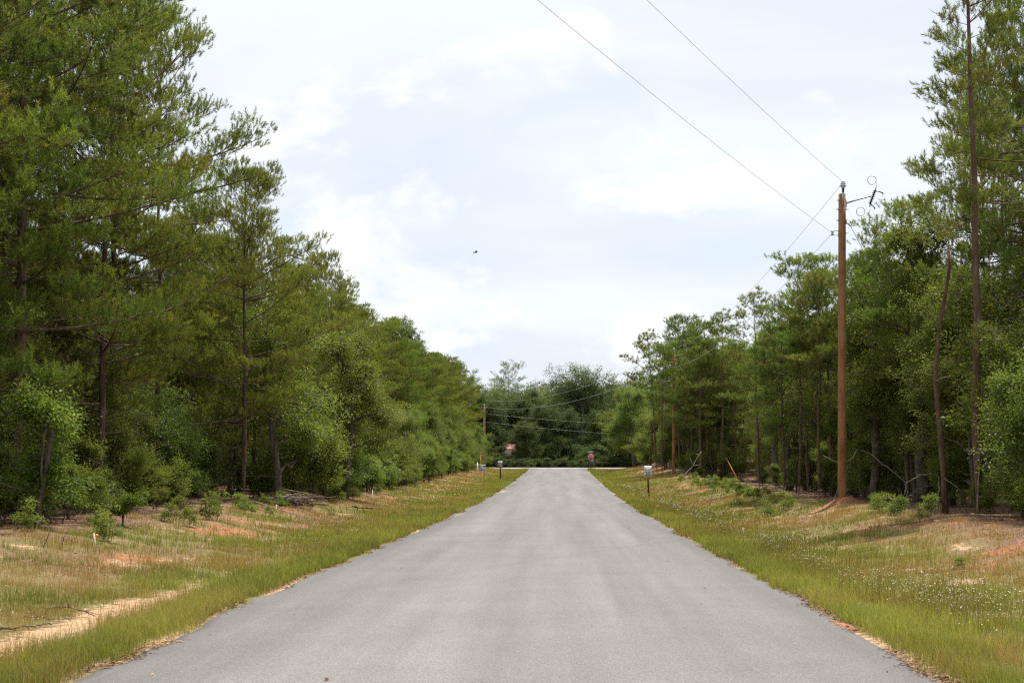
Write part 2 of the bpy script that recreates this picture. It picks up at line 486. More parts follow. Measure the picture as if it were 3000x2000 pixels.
def groundmat():
    m, t, p, o = newmat('verge_ground')
    tc = nd(t, 'ShaderNodeTexCoord')
    at_ = nd(t, 'ShaderNodeAttribute', attribute_name='mask')
    sp = nd(t, 'ShaderNodeSeparateColor'); ln(t, at_, 'Color', sp, 0)
    nf = nd(t, 'ShaderNodeTexNoise', i_Scale=9.0, i_Detail=8.0, i_Roughness=0.75); ln(t, tc, 'Object', nf, 'Vector')
    nm = nd(t, 'ShaderNodeTexNoise', i_Scale=1.7, i_Detail=6.0, i_Roughness=0.65); ln(t, tc, 'Object', nm, 'Vector')

    def ramp(node, a, b, ca, cb):
        r = nd(t, 'ShaderNodeValToRGB'); e = r.color_ramp.elements
        e[0].position = a; e[0].color = (*ca, 1); e[1].position = b; e[1].color = (*cb, 1)
        ln(t, node, 0, r, 0); return r
    base = ramp(nf, 0.3, 0.7, (0.135, 0.10, 0.05), (0.29, 0.215, 0.11))
    green = ramp(nf, 0.3, 0.7, (0.10, 0.105, 0.03), (0.215, 0.185, 0.06))
    litter = ramp(nf, 0.32, 0.68, (0.085, 0.050, 0.033), (0.31, 0.19, 0.125))
    clay = ramp(nm, 0.3, 0.75, (0.24, 0.10, 0.048), (0.46, 0.22, 0.11))
    sand = ramp(nf, 0.25, 0.75, (0.42, 0.26, 0.15), (0.60, 0.39, 0.245))

    def mixin(prev, pi_, col, chan):
        # roughen the mask edge with fine noise
        s = nd(t, 'ShaderNodeMath', operation='SUBTRACT', i_1=0.5); ln(t, nf, 0, s, 0)
        k = nd(t, 'ShaderNodeMath', operation='MULTIPLY', i_1=3.6); ln(t, s, 0, k, 0)
        a = nd(t, 'ShaderNodeMath', operation='ADD'); ln(t, chan[0], chan[1], a, 0); ln(t, k, 0, a, 1)
        r = nd(t, 'ShaderNodeMapRange', i_1=0.35, i_2=0.75); ln(t, a, 0, r, 0)
        mx = nd(t, 'ShaderNodeMix', data_type='RGBA'); ln(t, r, 0, mx, 0); ln(t, prev, pi_, mx, 6); ln(t, col, 0, mx, 7)
        return mx
    x = mixin(base, 0, green, (at_, 'Alpha'))
    x = mixin(x, 2, litter, (sp, 'Blue'))
    x = mixin(x, 2, clay, (sp, 'Green'))
    x = mixin(x, 2, sand, (sp, 'Red'))
    ln(t, x, 2, p, 'Base Color')
    p.inputs['Roughness'].default_value = 0.95
    p.inputs['Specular IOR Level'].default_value = 0.15
    b = nd(t, 'ShaderNodeBump', i_Strength=0.9, i_Distance=0.05); ln(t, nf, 0, b, 'Height'); ln(t, b, 0, p, 'Normal')
    return m


def asphaltmat(name, c=0.19):
    m, t, p, o = newmat(name)
    tc = nd(t, 'ShaderNodeTexCoord')
    ag = nd(t, 'ShaderNodeTexVoronoi', i_Scale=110.0); ln(t, tc, 'Object', ag, 'Vector')
    nf = nd(t, 'ShaderNodeTexNoise', i_Scale=34.0, i_Detail=5.0, i_Roughness=0.85); ln(t, tc, 'Object', nf, 'Vector')
    sp = nd(t, 'ShaderNodeSeparateXYZ'); ln(t, tc, 'Object', sp, 0)
    # across-road coordinate
    k = nd(t, 'ShaderNodeMath', operation='MULTIPLY', i_1=-RS); ln(t, sp, 'Y', k, 0)
    u = nd(t, 'ShaderNodeMath', operation='ADD'); ln(t, sp, 'X', u, 0); ln(t, k, 0, u, 1)
    u2 = nd(t, 'ShaderNodeMath', operation='ADD', i_1=-R0); ln(t, u, 0, u2, 0)
    ys = nd(t, 'ShaderNodeMath', operation='MULTIPLY', i_1=0.035); ln(t, sp, 'Y', ys, 0)
    cv = nd(t, 'ShaderNodeCombineXYZ'); ln(t, u2, 0, cv, 0); ln(t, ys, 0, cv, 1)
    st = nd(t, 'ShaderNodeTexNoise', i_Scale=1.15, i_Detail=4.0, i_Roughness=0.55); ln(t, cv, 0, st, 'Vector')
    bl = nd(t, 'ShaderNodeTexNoise', i_Scale=0.55, i_Detail=5.0, i_Roughness=0.6); ln(t, tc, 'Object', bl, 'Vector')
    r = nd(t, 'ShaderNodeValToRGB'); e = r.color_ramp.elements
    e.new(0.5)
    for q, (po, v) in zip(e, [(0.2, 0.52), (0.5, 1.0), (0.8, 1.65)]):
        q.position = po; q.color = (c * v * 1.06, c * v * 0.985, c * v * 0.95, 1)
    mixn = nd(t, 'ShaderNodeMath', operation='ADD'); ln(t, ag, 'Color', mixn, 0); ln(t, nf, 0, mixn, 1)
    hf = nd(t, 'ShaderNodeMath', operation='MULTIPLY', i_1=0.5); ln(t, mixn, 0, hf, 0)
    ln(t, hf, 0, r, 0)
    s1 = nd(t, 'ShaderNodeMapRange', i_1=0.3, i_2=0.7, i_3=0.82, i_4=1.20); ln(t, st, 0, s1, 0)
    s2 = nd(t, 'ShaderNodeMapRange', i_1=0.3, i_2=0.7, i_3=0.93, i_4=1.07); ln(t, bl, 0, s2, 0)
    sm = nd(t, 'ShaderNodeMath', operation='MULTIPLY'); ln(t, s1, 0, sm, 0); ln(t, s2, 0, sm, 1)
    mm = nd(t, 'ShaderNodeMix', data_type='RGBA', blend_type='MULTIPLY'); mm.inputs[0].default_value = 1
    ln(t, r, 0, mm, 6); ln(t, sm, 0, mm, 7)
    # darker, less worn outer half metre and sand washed on in patches
    ua = nd(t, 'ShaderNodeMath', operation='ABSOLUTE'); ln(t, u2, 0, ua, 0)
    ed = nd(t, 'ShaderNodeMapRange', i_1=2.3, i_2=3.3, i_3=1.0, i_4=0.80); ln(t, ua, 0, ed, 0)
    me_ = nd(t, 'ShaderNodeMix', data_type='RGBA', blend_type='MULTIPLY'); me_.inputs[0].default_value = 1
    ln(t, mm, 2, me_, 6); ln(t, ed, 0, me_, 7)
    pa = nd(t, 'ShaderNodeTexNoise', i_Scale=0.33, i_Detail=7.0, i_Roughness=0.7)
    mpv = nd(t, 'ShaderNodeMapping'); mpv.inputs['Scale'].default_value = (1, 0.55, 1); ln(t, tc, 'Object', mpv, 0); ln(t, mpv, 0, pa, 'Vector')
    e2 = nd(t, 'ShaderNodeMapRange', i_1=1.4, i_2=3.6, i_3=-0.22, i_4=0.10); ln(t, ua, 0, e2, 0)
    e3 = nd(t, 'ShaderNodeMath', operation='ADD'); ln(t, pa, 0, e3, 0); ln(t, e2, 0, e3, 1)
    e4 = nd(t, 'ShaderNodeMapRange', i_1=0.60, i_2=0.74, i_3=0.0, i_4=0.75); ln(t, e3, 0, e4, 0)
    yr = nd(t, 'ShaderNodeMapRange', i_1=45.0, i_2=75.0); ln(t, sp, 'Y', yr, 0)
    e5 = nd(t, 'ShaderNodeMath', operation='MULTIPLY'); ln(t, e4, 0, e5, 0); ln(t, yr, 0, e5, 1)
    ms = nd(t, 'ShaderNodeMix', data_type='RGBA'); ln(t, e5, 0, ms, 0); ln(t, me_, 2, ms, 6); ms.inputs[7].default_value = (0.46, 0.36, 0.27, 1)
    ln(t, ms, 2, p, 'Base Color')
    p.inputs['Roughness'].default_value = 0.8
    p.inputs['Specular IOR Level'].default_value = 0.35
    b = nd(t, 'ShaderNodeBump', i_Strength=0.55, i_Distance=0.006); ln(t, hf, 0, b, 'Height'); ln(t, b, 0, p, 'Normal')
    return m


M['ground'] = groundmat()
M['asphalt'] = asphaltmat('asphalt', 0.150)
M['asphalt2'] = asphaltmat('crossing_asphalt', 0.24)

# ------------------------------------------------------------------ ground and roads


def axis(segs):
    out = []
    for a, b, st in segs:
        out.append(np.arange(a, b, st))
    return np.unique(np.concatenate(out))


xs = axis([(-900, -200, 50), (-200, -60, 8), (-60, -20, 2), (-20, -13, 0.6), (-13, -3, 0.22), (-3, 5, 0.35), (5, 14, 0.22), (14, 24, 0.5), (24, 60, 2), (60, 200, 8), (200, 901, 50)])
ys = axis([(-60, 0, 6), (0, 8, 1.0), (8, 52, 0.24), (52, 100, 0.6), (100, 200, 1.0), (200, 460, 8), (460, 2400, 60)])
GX, GY = np.meshgrid(xs, ys)
GZ = gz(GX, GY)
nx, ny = len(xs), len(ys)
V = np.stack([GX, GY, GZ], -1).reshape(-1, 3)
i = (np.arange(ny - 1)[:, None] * nx + np.arange(nx - 1)[None]).ravel()
mb = MB(); mb.add(V, np.stack([i, i + 1, i + nx + 1, i + nx], -1))
me = mb.mesh('ground', M['ground'], True, attrs=False)
s_, c_, l_, g_ = masks(GX.ravel(), GY.ravel())
ca = me.attributes.new('mask', 'FLOAT_COLOR', 'POINT')
ca.data.foreach_set('color', np.stack([s_, c_, l_, g_], -1).astype(np.float32).ravel())
g = ob('ground', me, kind='structure')
g['label'] = 'sandy verge and forest floor with litter and thin grass'


def edge(Y, side):
    return RW + 0.16 * (fbm(Y * 0.35, side * 7.0 + 0 * Y, 3, 4) - 0.5) * 2 + 0.07 * (vnoise(Y * 2.2, side * 3.0 + 0 * Y, 8) - .5) * 2


yr = axis([(-30, 8, 1.0), (8, 60, 0.25), (60, CY0 + 0.6, 0.6)])
cols = np.array([-1, -0.96, -0.8, -0.5, -0.2, 0, 0.2, 0.5, 0.8, 0.96, 1.0])
eL = edge(yr, -1); eR = edge(yr, 1)
# flare where it meets the crossing road
fl = 2.2 * sstep(CY0 - 7, CY0 + 0.5, yr) ** 2
eL = eL + fl; eR = eR + fl
U = np.where(cols[None] < 0, cols[None] * eL[:, None], cols[None] * eR[:, None])
RX = rc(yr)[:, None] + U; RY = np.repeat(yr[:, None], len(cols), 1)
RZ = zroad(yr)[:, None] + 0.035 * (1 - cols[None] ** 2) - 0.012 * (np.abs(cols)[None] == 1)
# skirts
RX = np.c_[RX[:, :1], RX, RX[:, -1:]]; RY = np.c_[RY[:, :1], RY, RY[:, -1:]]; RZ = np.c_[RZ[:, :1] - 0.12, RZ, RZ[:, -1:] - 0.12]
nc = RX.shape[1]
i = (np.arange(len(yr) - 1)[:, None] * nc + np.arange(nc - 1)[None]).ravel()
mb = MB(); mb.add(np.stack([RX, RY, RZ], -1).reshape(-1, 3), np.stack([i, i + 1, i + nc + 1, i + nc], -1))
road = ob('road', mb.mesh('road', M['asphalt'], True, attrs=False), kind='structure')
road['label'] = 'straight worn grey asphalt road without markings'
xr = np.arange(-160, 170, 2.0)
cr_y = np.linspace(CY0, CY1, 6)
RX, RY = np.meshgrid(xr, cr_y)
RZ = zroad(RY) + 0.045
mb = MB()
nc = len(xr)
i = (np.arange(len(cr_y) - 1)[:, None] * nc + np.arange(nc - 1)[None]).ravel()
mb.add(np.stack([RX, RY, RZ], -1).reshape(-1, 3), np.stack([i, i + 1, i + nc + 1, i + nc], -1))
road2 = ob('crossing_road', mb.mesh('crossing_road', M['asphalt2'], True, attrs=False), kind='structure')
road2['label'] = 'pale crossing road at the end of the straight'

# ------------------------------------------------------------------ foliage generators


def norm(v):
    return v / (np.linalg.norm(v, axis=-1, keepdims=True) + 1e-9)


def plume_template(rng, n, ln_=0.21, nl=0.105, w_=0.0082, spread=1.0):
    """needles round a short twig along +X: returns (n,3,3) triangles"""
    s = (np.arange(n) + rng.random(n)) / n
    th = rng.random(n) * 2 * pi + np.arange(n) * 2.4
    rad = np.stack([np.zeros(n), np.cos(th), np.sin(th)], -1)
    d = norm(np.array([1.0, 0, 0]) * (0.45 + 0.5 * s[:, None]) + rad * spread * (0.7 + 0.5 * rng.random((n, 1))))
    base = np.stack([s * ln_, np.zeros(n), np.zeros(n)], -1)
    L = nl * (0.75 + 0.5 * rng.random((n, 1)))
    side = norm(np.cross(d, rng.normal(size=(n, 3)))) * w_
    return np.stack([base - side, base + side, base + d * L], 1)


def expand(T, pos, dirs, scale, rng):
    """place triangle template T at every pos, along dirs"""
    x = norm(dirs)
    r = rng.normal(size=x.shape)
    y = norm(np.cross(r, x)); z = np.cross(x, y)
    Rm = np.stack([x, y, z], -1) * scale[:, None, None]        # columns are axes
    return np.einsum('pij,tkj->ptki', Rm, T) + pos[:, None, None, :]


def make_pine(seed, H, cb, R, mat, barkm, whorl=0.46, nb=4, needles=30, pl_sp=0.15, pl_scale=1.0, slender=False, lean=0.0, dead=10, tuft=False, low=True, shape=None, cones=30, sec_sp=0.40, pad=12):
    rng = np.random.default_rng(seed)
    tr = MB()
    n = 16
    hz = np.linspace(-0.3, H, n)
    wob = np.cumsum(rng.normal(size=(n, 2)) * 0.035, 0); wob -= wob[1]
    P = np.c_[wob[:, 0] + lean * (hz / H) ** 1.3 * H, wob[:, 1], hz]
    r0 = 0.0098 * H if not slender else 0.0085 * H
    rad = r0 * (1 - 0.88 * (np.clip(hz, 0, H) / H) ** 0.9); rad[0] *= 1.35; rad[1] *= 1.12
    tube(tr, P, rad, 9)

    def tp(h):
        return np.array([np.interp(h, hz, P[:, k]) for k in range(3)])
    pos = []; dr = []; sc = []; var = []; dry = []; cone_p = []
    h = cb
    az = rng.random() * 6.28
    while h < H - 0.1:
        t = (h - cb) / (H - cb)
        pr = (min(1.0, 0.66 + 1.4 * t) if low else min(1.0, 0.35 + 2.6 * t)) * max(0.0, 1 - t ** 2.1) ** 0.85
        if shape:
            pr = np.interp(t, *shape)
        k = max(2, int(round(nb + rng.normal() * 0.8)))
        for q in range(k):
            az += 2 * pi / k + rng.normal() * 0.35
            L = (R * pr + 0.3) * rng.uniform(0.45, 1.2)
            L *= 0.55 + 0.85 * float(vnoise(az * 1.1 % 6.9, h * 0.45, seed))
            if rng.random() < 0.10:
                L *= 1.35
            el = radians(2 + 62 * t ** 1.6) + rng.normal() * 0.16
            dh = np.array([cos(az), sin(az), 0.0])
            b0 = tp(h + rng.normal() * 0.08)
            s = np.linspace(0, 1, 6)
            bend = rng.uniform(0.05, 0.3) * L * (1 - t * .6)
            side = np.array([-sin(az), cos(az), 0]) * rng.normal() * 0.10 * L
            BP = b0 + np.outer(s * L * cos(el), dh) + np.outer(s * L * sin(el) + bend * s ** 2 - 0.10 * L * s * (1 - t), [0, 0, 1]) + np.outer(s ** 2, side)
            br = max(0.008, 0.011 * L) * (1 - 0.8 * s)
            tube(tr, BP, br, 4, cap=False)
            ns = max(2, int(L / sec_sp))
            tone = rng.normal() * 0.12
            for a in range(ns):
                ss = 0.34 + 0.66 * (a + rng.random() * 0.8) / ns
                ss = min(ss, 0.99)
                p0 = np.array([np.interp(ss, s, BP[:, c]) for c in range(3)])
                ang = (1 if a % 2 else -1) * rng.uniform(0.35, 1.1)
                if a == ns - 1:
                    ang *= 0.2
                d2 = np.array([cos(az + ang), sin(az + ang), rng.normal() * 0.22 + sin(el) * 0.8 + 0.12])
                d2 /= np.linalg.norm(d2)
                l2 = (0.25 + 0.42 * L * (1.08 - ss) ** 0.8) * rng.uniform(0.6, 1.15)
                l2 = min(l2, 1.3)
                tipup = np.array([0, 0, 0.18 * l2])
                tube(tr, np.array([p0, p0 + d2 * l2 * .55 + tipup * .25, p0 + d2 * l2 + tipup]), [0.011, 0.007, 0.003], 3, cap=False)
                # foliage pads: flat upright-tufted clumps towards the twig ends
                for f in ([0.98, 0.55] if l2 > 0.5 else [0.95]):
                    if rng.random() < 0.07:
                        continue
                    pcn = p0 + d2 * l2 * f + tipup * f * f
                    m_ = int(pad * rng.uniform(0.6, 1.3) * (1 if f > .8 else .7))
                    ptone = rng.normal() * 0.10
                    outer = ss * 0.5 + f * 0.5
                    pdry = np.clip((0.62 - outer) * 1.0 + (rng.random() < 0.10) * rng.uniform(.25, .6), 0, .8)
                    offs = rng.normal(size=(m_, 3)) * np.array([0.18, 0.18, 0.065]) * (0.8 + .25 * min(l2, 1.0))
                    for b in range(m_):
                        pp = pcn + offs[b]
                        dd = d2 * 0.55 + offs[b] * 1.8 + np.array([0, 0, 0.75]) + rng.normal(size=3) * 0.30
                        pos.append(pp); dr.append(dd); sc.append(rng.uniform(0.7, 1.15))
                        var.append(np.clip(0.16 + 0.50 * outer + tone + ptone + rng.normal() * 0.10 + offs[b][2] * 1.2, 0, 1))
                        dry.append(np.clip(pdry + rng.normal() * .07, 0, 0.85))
                if t > 0.35 and rng.random() < 0.06:
                    cone_p.append(p0 + d2 * l2 * 0.9)
        h += whorl * (1.05 - 0.45 * t) * rng.uniform(0.7, 1.3)
    # leader
    for q in range(5):
        pos.append(tp(H - 0.1 * q)); dr.append(np.array([rng.normal() * .4, rng.normal() * .4, 1.0])); sc.append(1.1); var.append(0.8); dry.append(0.0)
    # dead lower limbs
    for q in range(dead):
        hh = rng.uniform(max(0.9, cb * 0.3), cb + 1.6)
        a = rng.random() * 6.28; L = rng.uniform(0.5, 1.0) * min(R, 2.6)
        d = np.array([cos(a), sin(a), rng.uniform(-0.25, 0.25)])
        p0 = tp(hh); s = np.linspace(0, 1, 5)[:, None]
        BP = p0 + d * s * L + np.array([0, 0, -0.18 * L]) * s ** 2 + rng.normal(size=(5, 3)) * 0.05 * s
        tube(tr, BP, 0.014 * (1 - .8 * s[:, 0]), 4, cap=False)
        for z_ in range(5):
            f = rng.uniform(0.3, .95); pp = p0 + d * f * L + np.array([0, 0, -0.18 * L * f * f])
            d2 = d + rng.normal(size=3) * 0.6
            tube(tr, np.array([pp, pp + d2 * L * .2, pp + d2 * L * .38 + [0, 0, -.03]]), [.007, .005, .003], 3, cap=False)
    pos = np.array(pos); dr = np.array(dr); sc = np.array(sc) * pl_scale
    var = np.array(var); dry = np.array(dry)
    cr = MB()
    ng = 5
    idx = rng.integers(0, ng, len(pos))
    for g_i in range(ng):
        if tuft:
            T = plume_template(rng, needles, 0.12, 0.19, 0.008, 0.9)
        else:
            T = plume_template(rng, needles)
        k = idx == g_i
        E = expand(T, pos[k], dr[k], sc[k], rng)
        nn = E.shape[0] * E.shape[1]
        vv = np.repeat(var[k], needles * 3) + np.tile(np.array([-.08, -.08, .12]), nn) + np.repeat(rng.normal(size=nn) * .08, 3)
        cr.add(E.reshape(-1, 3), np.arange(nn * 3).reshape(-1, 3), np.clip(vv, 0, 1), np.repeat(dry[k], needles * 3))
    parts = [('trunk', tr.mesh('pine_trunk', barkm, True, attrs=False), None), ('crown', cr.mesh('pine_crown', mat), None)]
    if cones and cone_p:
        cm = MB()
        for c in cone_p[:cones * 3]:
            q = rng.uniform(0.028, 0.042)
            tube(cm, np.array([c, c + [0, 0, -0.03], c + [0.004, 0, -0.075], c + [0, 0, -0.1]]), [q * .4, q, q * .8, q * .2], 5)
        parts.append(('cone_cluster', cm.mesh('pine_cones', M['cone'], True, attrs=False), 'stuff'))
    return parts


def make_oak(seed, H, W, cb, mat, barkm, N=1300, leaves=18, ll=0.085, lw=0.042, spray=0.30, lobes=9, stems=1, tall=1.0, droop=0.0, dryp=0.02):
    """broadleaf: uneven crown of lobes, skeleton grown to every spray"""
    rng = np.random.default_rng(seed)
    # lobes
    C = []; RR = []
    for q in range(lobes):
        a = rng.random() * 6.28; rr = W * 0.5 * math.sqrt(rng.random()) * 0.85
        zc = cb + (H - cb) * rng.uniform(0.12, 0.88)
        t = (zc - cb) / (H - cb)
        rr *= (1.05 - 0.6 * t)
        C.append((rr * cos(a), rr * sin(a), zc)); RR.append(rng.uniform(0.11, 0.29) * W * (1.05 - 0.35 * t))
    C.append((rng.normal() * .1, rng.normal() * .1, H - 0.2 * W)); RR.append(0.2 * W)
    C = np.array(C); RR = np.array(RR)
    pts = []
    while len(pts) < N:
        k = rng.integers(0, len(C), 4000)
        d = norm(rng.normal(size=(4000, 3))) * (rng.random((4000, 1)) ** 0.42)
        d[:, 2] *= 0.78
        p = C[k] + d * RR[k][:, None]
        p = p[(p[:, 2] > cb * 0.7) & (p[:, 2] < H)]
        # open gaps
        gapn = fbm(p[:, 0] * 1.1 + p[:, 2] * .7, p[:, 1] * 1.1 - p[:, 2] * .9, seed, 3)
        p = p[gapn > 0.46]
        pts.extend(p.tolist())
    pts = np.array(pts[:N])
    # long shoots that break the outline
    sh = []
    for q in range(int(N * 0.045)):
        p = pts[rng.integers(0, len(pts))]
        d = norm(np.array([p[0], p[1], 0.6 * (p[2] - (cb + H) * .45)]) + rng.normal(size=3) * 0.35 * W * .3 + np.array([0, 0, .12 * W]))
        l = rng.uniform(.35, .9) * (W / 5) ** .6
        for f in np.arange(.3, 1.01, .16 / l if l > .16 else 1):
            sh.append(p + d * l * f + rng.normal(size=3) * .03)
    if sh:
        pts = np.concatenate([pts, np.array(sh)])
    N = len(pts)
    # skeleton: trunk nodes then limb to each lobe, then nearest-node growth
    nodes = []; par = []
    for s in range(stems):
        a = rng.random() * 6.28
        off = 0.0 if stems == 1 else rng.uniform(0.05, 0.18)
        top = cb + (H - cb) * 0.55
        nn = 9; prev = -1
        wob = np.cumsum(rng.normal(size=(nn, 2)) * 0.05 * H / 6, 0); wob -= wob[0]
        spread = (W * 0.16) if stems > 1 else 0
        for j in range(nn):
            f = j / (nn - 1)
            nodes.append((off * cos(a) + wob[j, 0] + spread * f * cos(a), off * sin(a) + wob[j, 1] + spread * f * sin(a), -0.15 + (top + 0.15) * f)); par.append(prev); prev = len(nodes) - 1
    nodes = np.array(nodes)
    ntr = len(nodes)
    order0 = np.argsort(np.hypot(C[:, 0], C[:, 1]))
    nl = nodes.tolist()
    for q in order0:
        A = np.array(nl[:ntr])
        c = C[q]
        cost = np.linalg.norm(A - c, axis=1) + 1.2 * np.maximum(0, A[:, 2] - c[2] + 0.25 * np.hypot(c[0], c[1])) + 6 * (A[:, 2] < cb * 0.45)
        b = int(np.argmin(cost)); prev = b
        for j in range(1, 6):
            f = j / 5
            p = A[b] * (1 - f) + c * f + rng.normal(size=3) * 0.05 * W * 0.4 * (f < 1) + np.array([0, 0, 0.05 * W * sin(f * pi) * .5])
            nl.append(p.tolist()); par.append(prev); prev = len(nl) - 1
    cap = len(nl) + len(pts) * 2
    A = np.zeros((cap, 3)); A[:len(nl)] = nl; na = len(nl)
    dmin = np.min(np.linalg.norm(pts[:, None] - C[None], axis=2) / RR[None], axis=1)
    order = np.argsort(dmin)
    leafnode = []
    ndir = []
    for q in order:
        p = pts[q]
        D = np.linalg.norm(A[ntr // 2:na] - p, axis=1); b = int(np.argmin(D)) + ntr // 2
        A[na] = p; par.append(b)
        ndir.append(p - A[b])
        leafnode.append(na); na += 1
    cnt = np.zeros(na)
    cnt[leafnode] = 1
    for j in range(na - 1, -1, -1):
        if par[j] >= 0:
            cnt[par[j]] += cnt[j]
    rad = 0.0042 * np.maximum(cnt, 1) ** 0.47 * (H / 6) ** 0.35
    tr = MB()
    # trunk as tubes, limbs as tubes, twigs as single segments
    for s in range(stems):
        ii = np.arange(s * 9, s * 9 + 9)
        rr = rad[ii].copy(); rr[0] = rr[1] * 1.25
        rr = np.maximum(rr, rr.max() * 0.25)
        tube(tr, A[ii], rr, 8)
    seg = [(par[j], j) for j in range(ntr, na) if par[j] >= 0]
    for a, b in seg:
        r1 = min(rad[a], rad[b] * 1.3); r2 = rad[b]
        tube(tr, np.array([A[a], A[b]]), [r1, r2], 5 if r2 > 0.02 else 3, cap=False)
    # leaves
    LN = A[leafnode]; LD = norm(np.array(ndir) + rng.normal(size=(len(ndir), 3)) * 0.06)
    n = len(LN) * leaves
    base = np.repeat(LN, leaves, 0); dd = np.repeat(LD, leaves, 0)
    off = norm(rng.normal(size=(n, 3))) * (rng.random((n, 1)) ** 0.5) * spray * np.array([1, 1, 0.62])
    pc = base + off + dd * spray * 0.25
    ax = norm(off * 1.6 / spray + dd * 0.5 + rng.normal(size=(n, 3)) * 0.5 + np.array([0, 0, -0.12 - droop]))
    up = norm(rng.normal(size=(n, 3)) * 0.55 + np.array([0, 0, 1.0]))
    sd_ = norm(np.cross(ax, up)); nr = np.cross(sd_, ax)
    s = rng.uniform(0.65, 1.25, (n, 1))
    l = ll * s; w2 = lw * s * 0.5
    v0 = pc; v1 = pc + ax * l * .45 + sd_ * w2 + nr * w2 * .35; v2 = pc + ax * l - nr * l * .12; v3 = pc + ax * l * .45 - sd_ * w2 + nr * w2 * .35
    VV = np.stack([v0, v1, v2, v3], 1).reshape(-1, 3)
    cr = MB()
    tone = np.repeat(rng.normal(size=len(LN)) * 0.10 + (fbm(LN[:, 0] * 1.3 + LN[:, 2], LN[:, 1] * 1.3 - LN[:, 2], seed + 5, 2) - .5) * .55, leaves)
    hh = (pc[:, 2] - cb) / (H - cb)
    vr = np.clip(0.42 + 0.10 * hh + tone + rng.normal(size=n) * 0.16, 0, 1)
    dr = (rng.random(n) < dryp) * rng.uniform(.4, 1, n)
    cr.add(VV, np.arange(n * 4).reshape(-1, 4), np.repeat(vr, 4), np.repeat(dr, 4))
    return [('trunk', tr.mesh('oak_trunk', barkm, True, attrs=False), None), ('crown', cr.mesh('oak_crown', mat), None)]


def plant(proto, name, X, Y, label, cat, group=None, s=1.0, sz=None, rz=None, dz=0.0, tilt=None):
    z = float(gz(X, Y)) + dz
    o = thing(name, label, cat, (X, Y, z), RNG.random() * 6.28 if rz is None else rz, group, (s, s, s if sz is None else sz))
    if tilt is None and name == 'pine_tree' and rz is None:
        tilt = (RNG.gauss(0, .022), RNG.gauss(0, .022))
    if tilt:
        o.rotation_euler[0] = tilt[0]; o.rotation_euler[1] = tilt[1]
    for pn, me_, kd in proto:
        ob(pn, me_, o, kd)
    return o


RNG = random.Random(7)
MASS = {}


def mass(key, proto, X, Y, s, sz):
    """a tree that only shows as part of the mass of the wood"""
    MASS.setdefault(key, []).append((proto, X, Y, s, sz, RNG.random() * 6.28))


def build_mass(key, name, label):
    rows = MASS[key]
    protos = []
    for r in rows:
        if not any(r[0] is p for p in protos):
            protos.append(r[0])
    me_ = bpy.data.meshes.new(name)
    X = np.array([r[1] for r in rows]); Y = np.array([r[2] for r in rows])
    P = np.stack([X, Y, gz(X, Y)], -1).astype(np.float32)
    me_.vertices.add(len(P)); me_.vertices.foreach_set('co', P.ravel())
    k = me_.attributes.new('pick', 'INT', 'POINT'); k.data.foreach_set('value', np.array([[p is r[0] for p in protos].index(True) for r in rows], np.int32))
    k = me_.attributes.new('size', 'FLOAT_VECTOR', 'POINT'); k.data.foreach_set('vector', np.array([(r[3], r[3], r[4]) for r in rows], np.float32).ravel())
    k = me_.attributes.new('turn', 'FLOAT_VECTOR', 'POINT'); k.data.foreach_set('vector', np.array([(0, 0, r[5]) for r in rows], np.float32).ravel())
    o = ob(name, me_, kind='stuff'); o['label'] = label; o['category'] = 'wood'
    ng = bpy.data.node_groups.new(name, 'GeometryNodeTree')
    ng.interface.new_socket('Geometry', in_out='INPUT', socket_type='NodeSocketGeometry')
    ng.interface.new_socket('Geometry', in_out='OUTPUT', socket_type='NodeSocketGeometry')
    gi = ng.nodes.new('NodeGroupInput'); go = ng.nodes.new('NodeGroupOutput')
    jn = ng.nodes.new('GeometryNodeJoinGeometry')

    def named(nm, dt):
        a = ng.nodes.new('GeometryNodeInputNamedAttribute'); a.data_type = dt; a.inputs[0].default_value = nm
        return a.outputs[0]
    pk = named('pick', 'INT'); sz_ = named('size', 'FLOAT_VECTOR'); tn = named('turn', 'FLOAT_VECTOR')
    for i_p, pr in enumerate(protos):
        for pn, pm, kd in pr[:2]:
            src = bpy.data.objects.new(name + '_' + pn, pm)      # never linked: only a source for the copies
            oi = ng.nodes.new('GeometryNodeObjectInfo'); oi.inputs['Object'].default_value = src; oi.inputs['As Instance'].default_value = True
            ip = ng.nodes.new('GeometryNodeInstanceOnPoints')
            cp = ng.nodes.new('FunctionNodeCompare'); cp.data_type = 'INT'; cp.operation = 'EQUAL'
            ng.links.new(pk, cp.inputs[2]); cp.inputs[3].default_value = i_p
            ng.links.new(gi.outputs[0], ip.inputs['Points']); ng.links.new(cp.outputs[0], ip.inputs['Selection'])
            ng.links.new(oi.outputs['Geometry'], ip.inputs['Instance'])
            ng.links.new(tn, ip.inputs['Rotation']); ng.links.new(sz_, ip.inputs['Scale'])
            ng.links.new(ip.outputs[0], jn.inputs[0])
    ng.links.new(jn.outputs[0], go.inputs[0])
    md = o.modifiers.new('copies', 'NODES'); md.node_group = ng
    return o


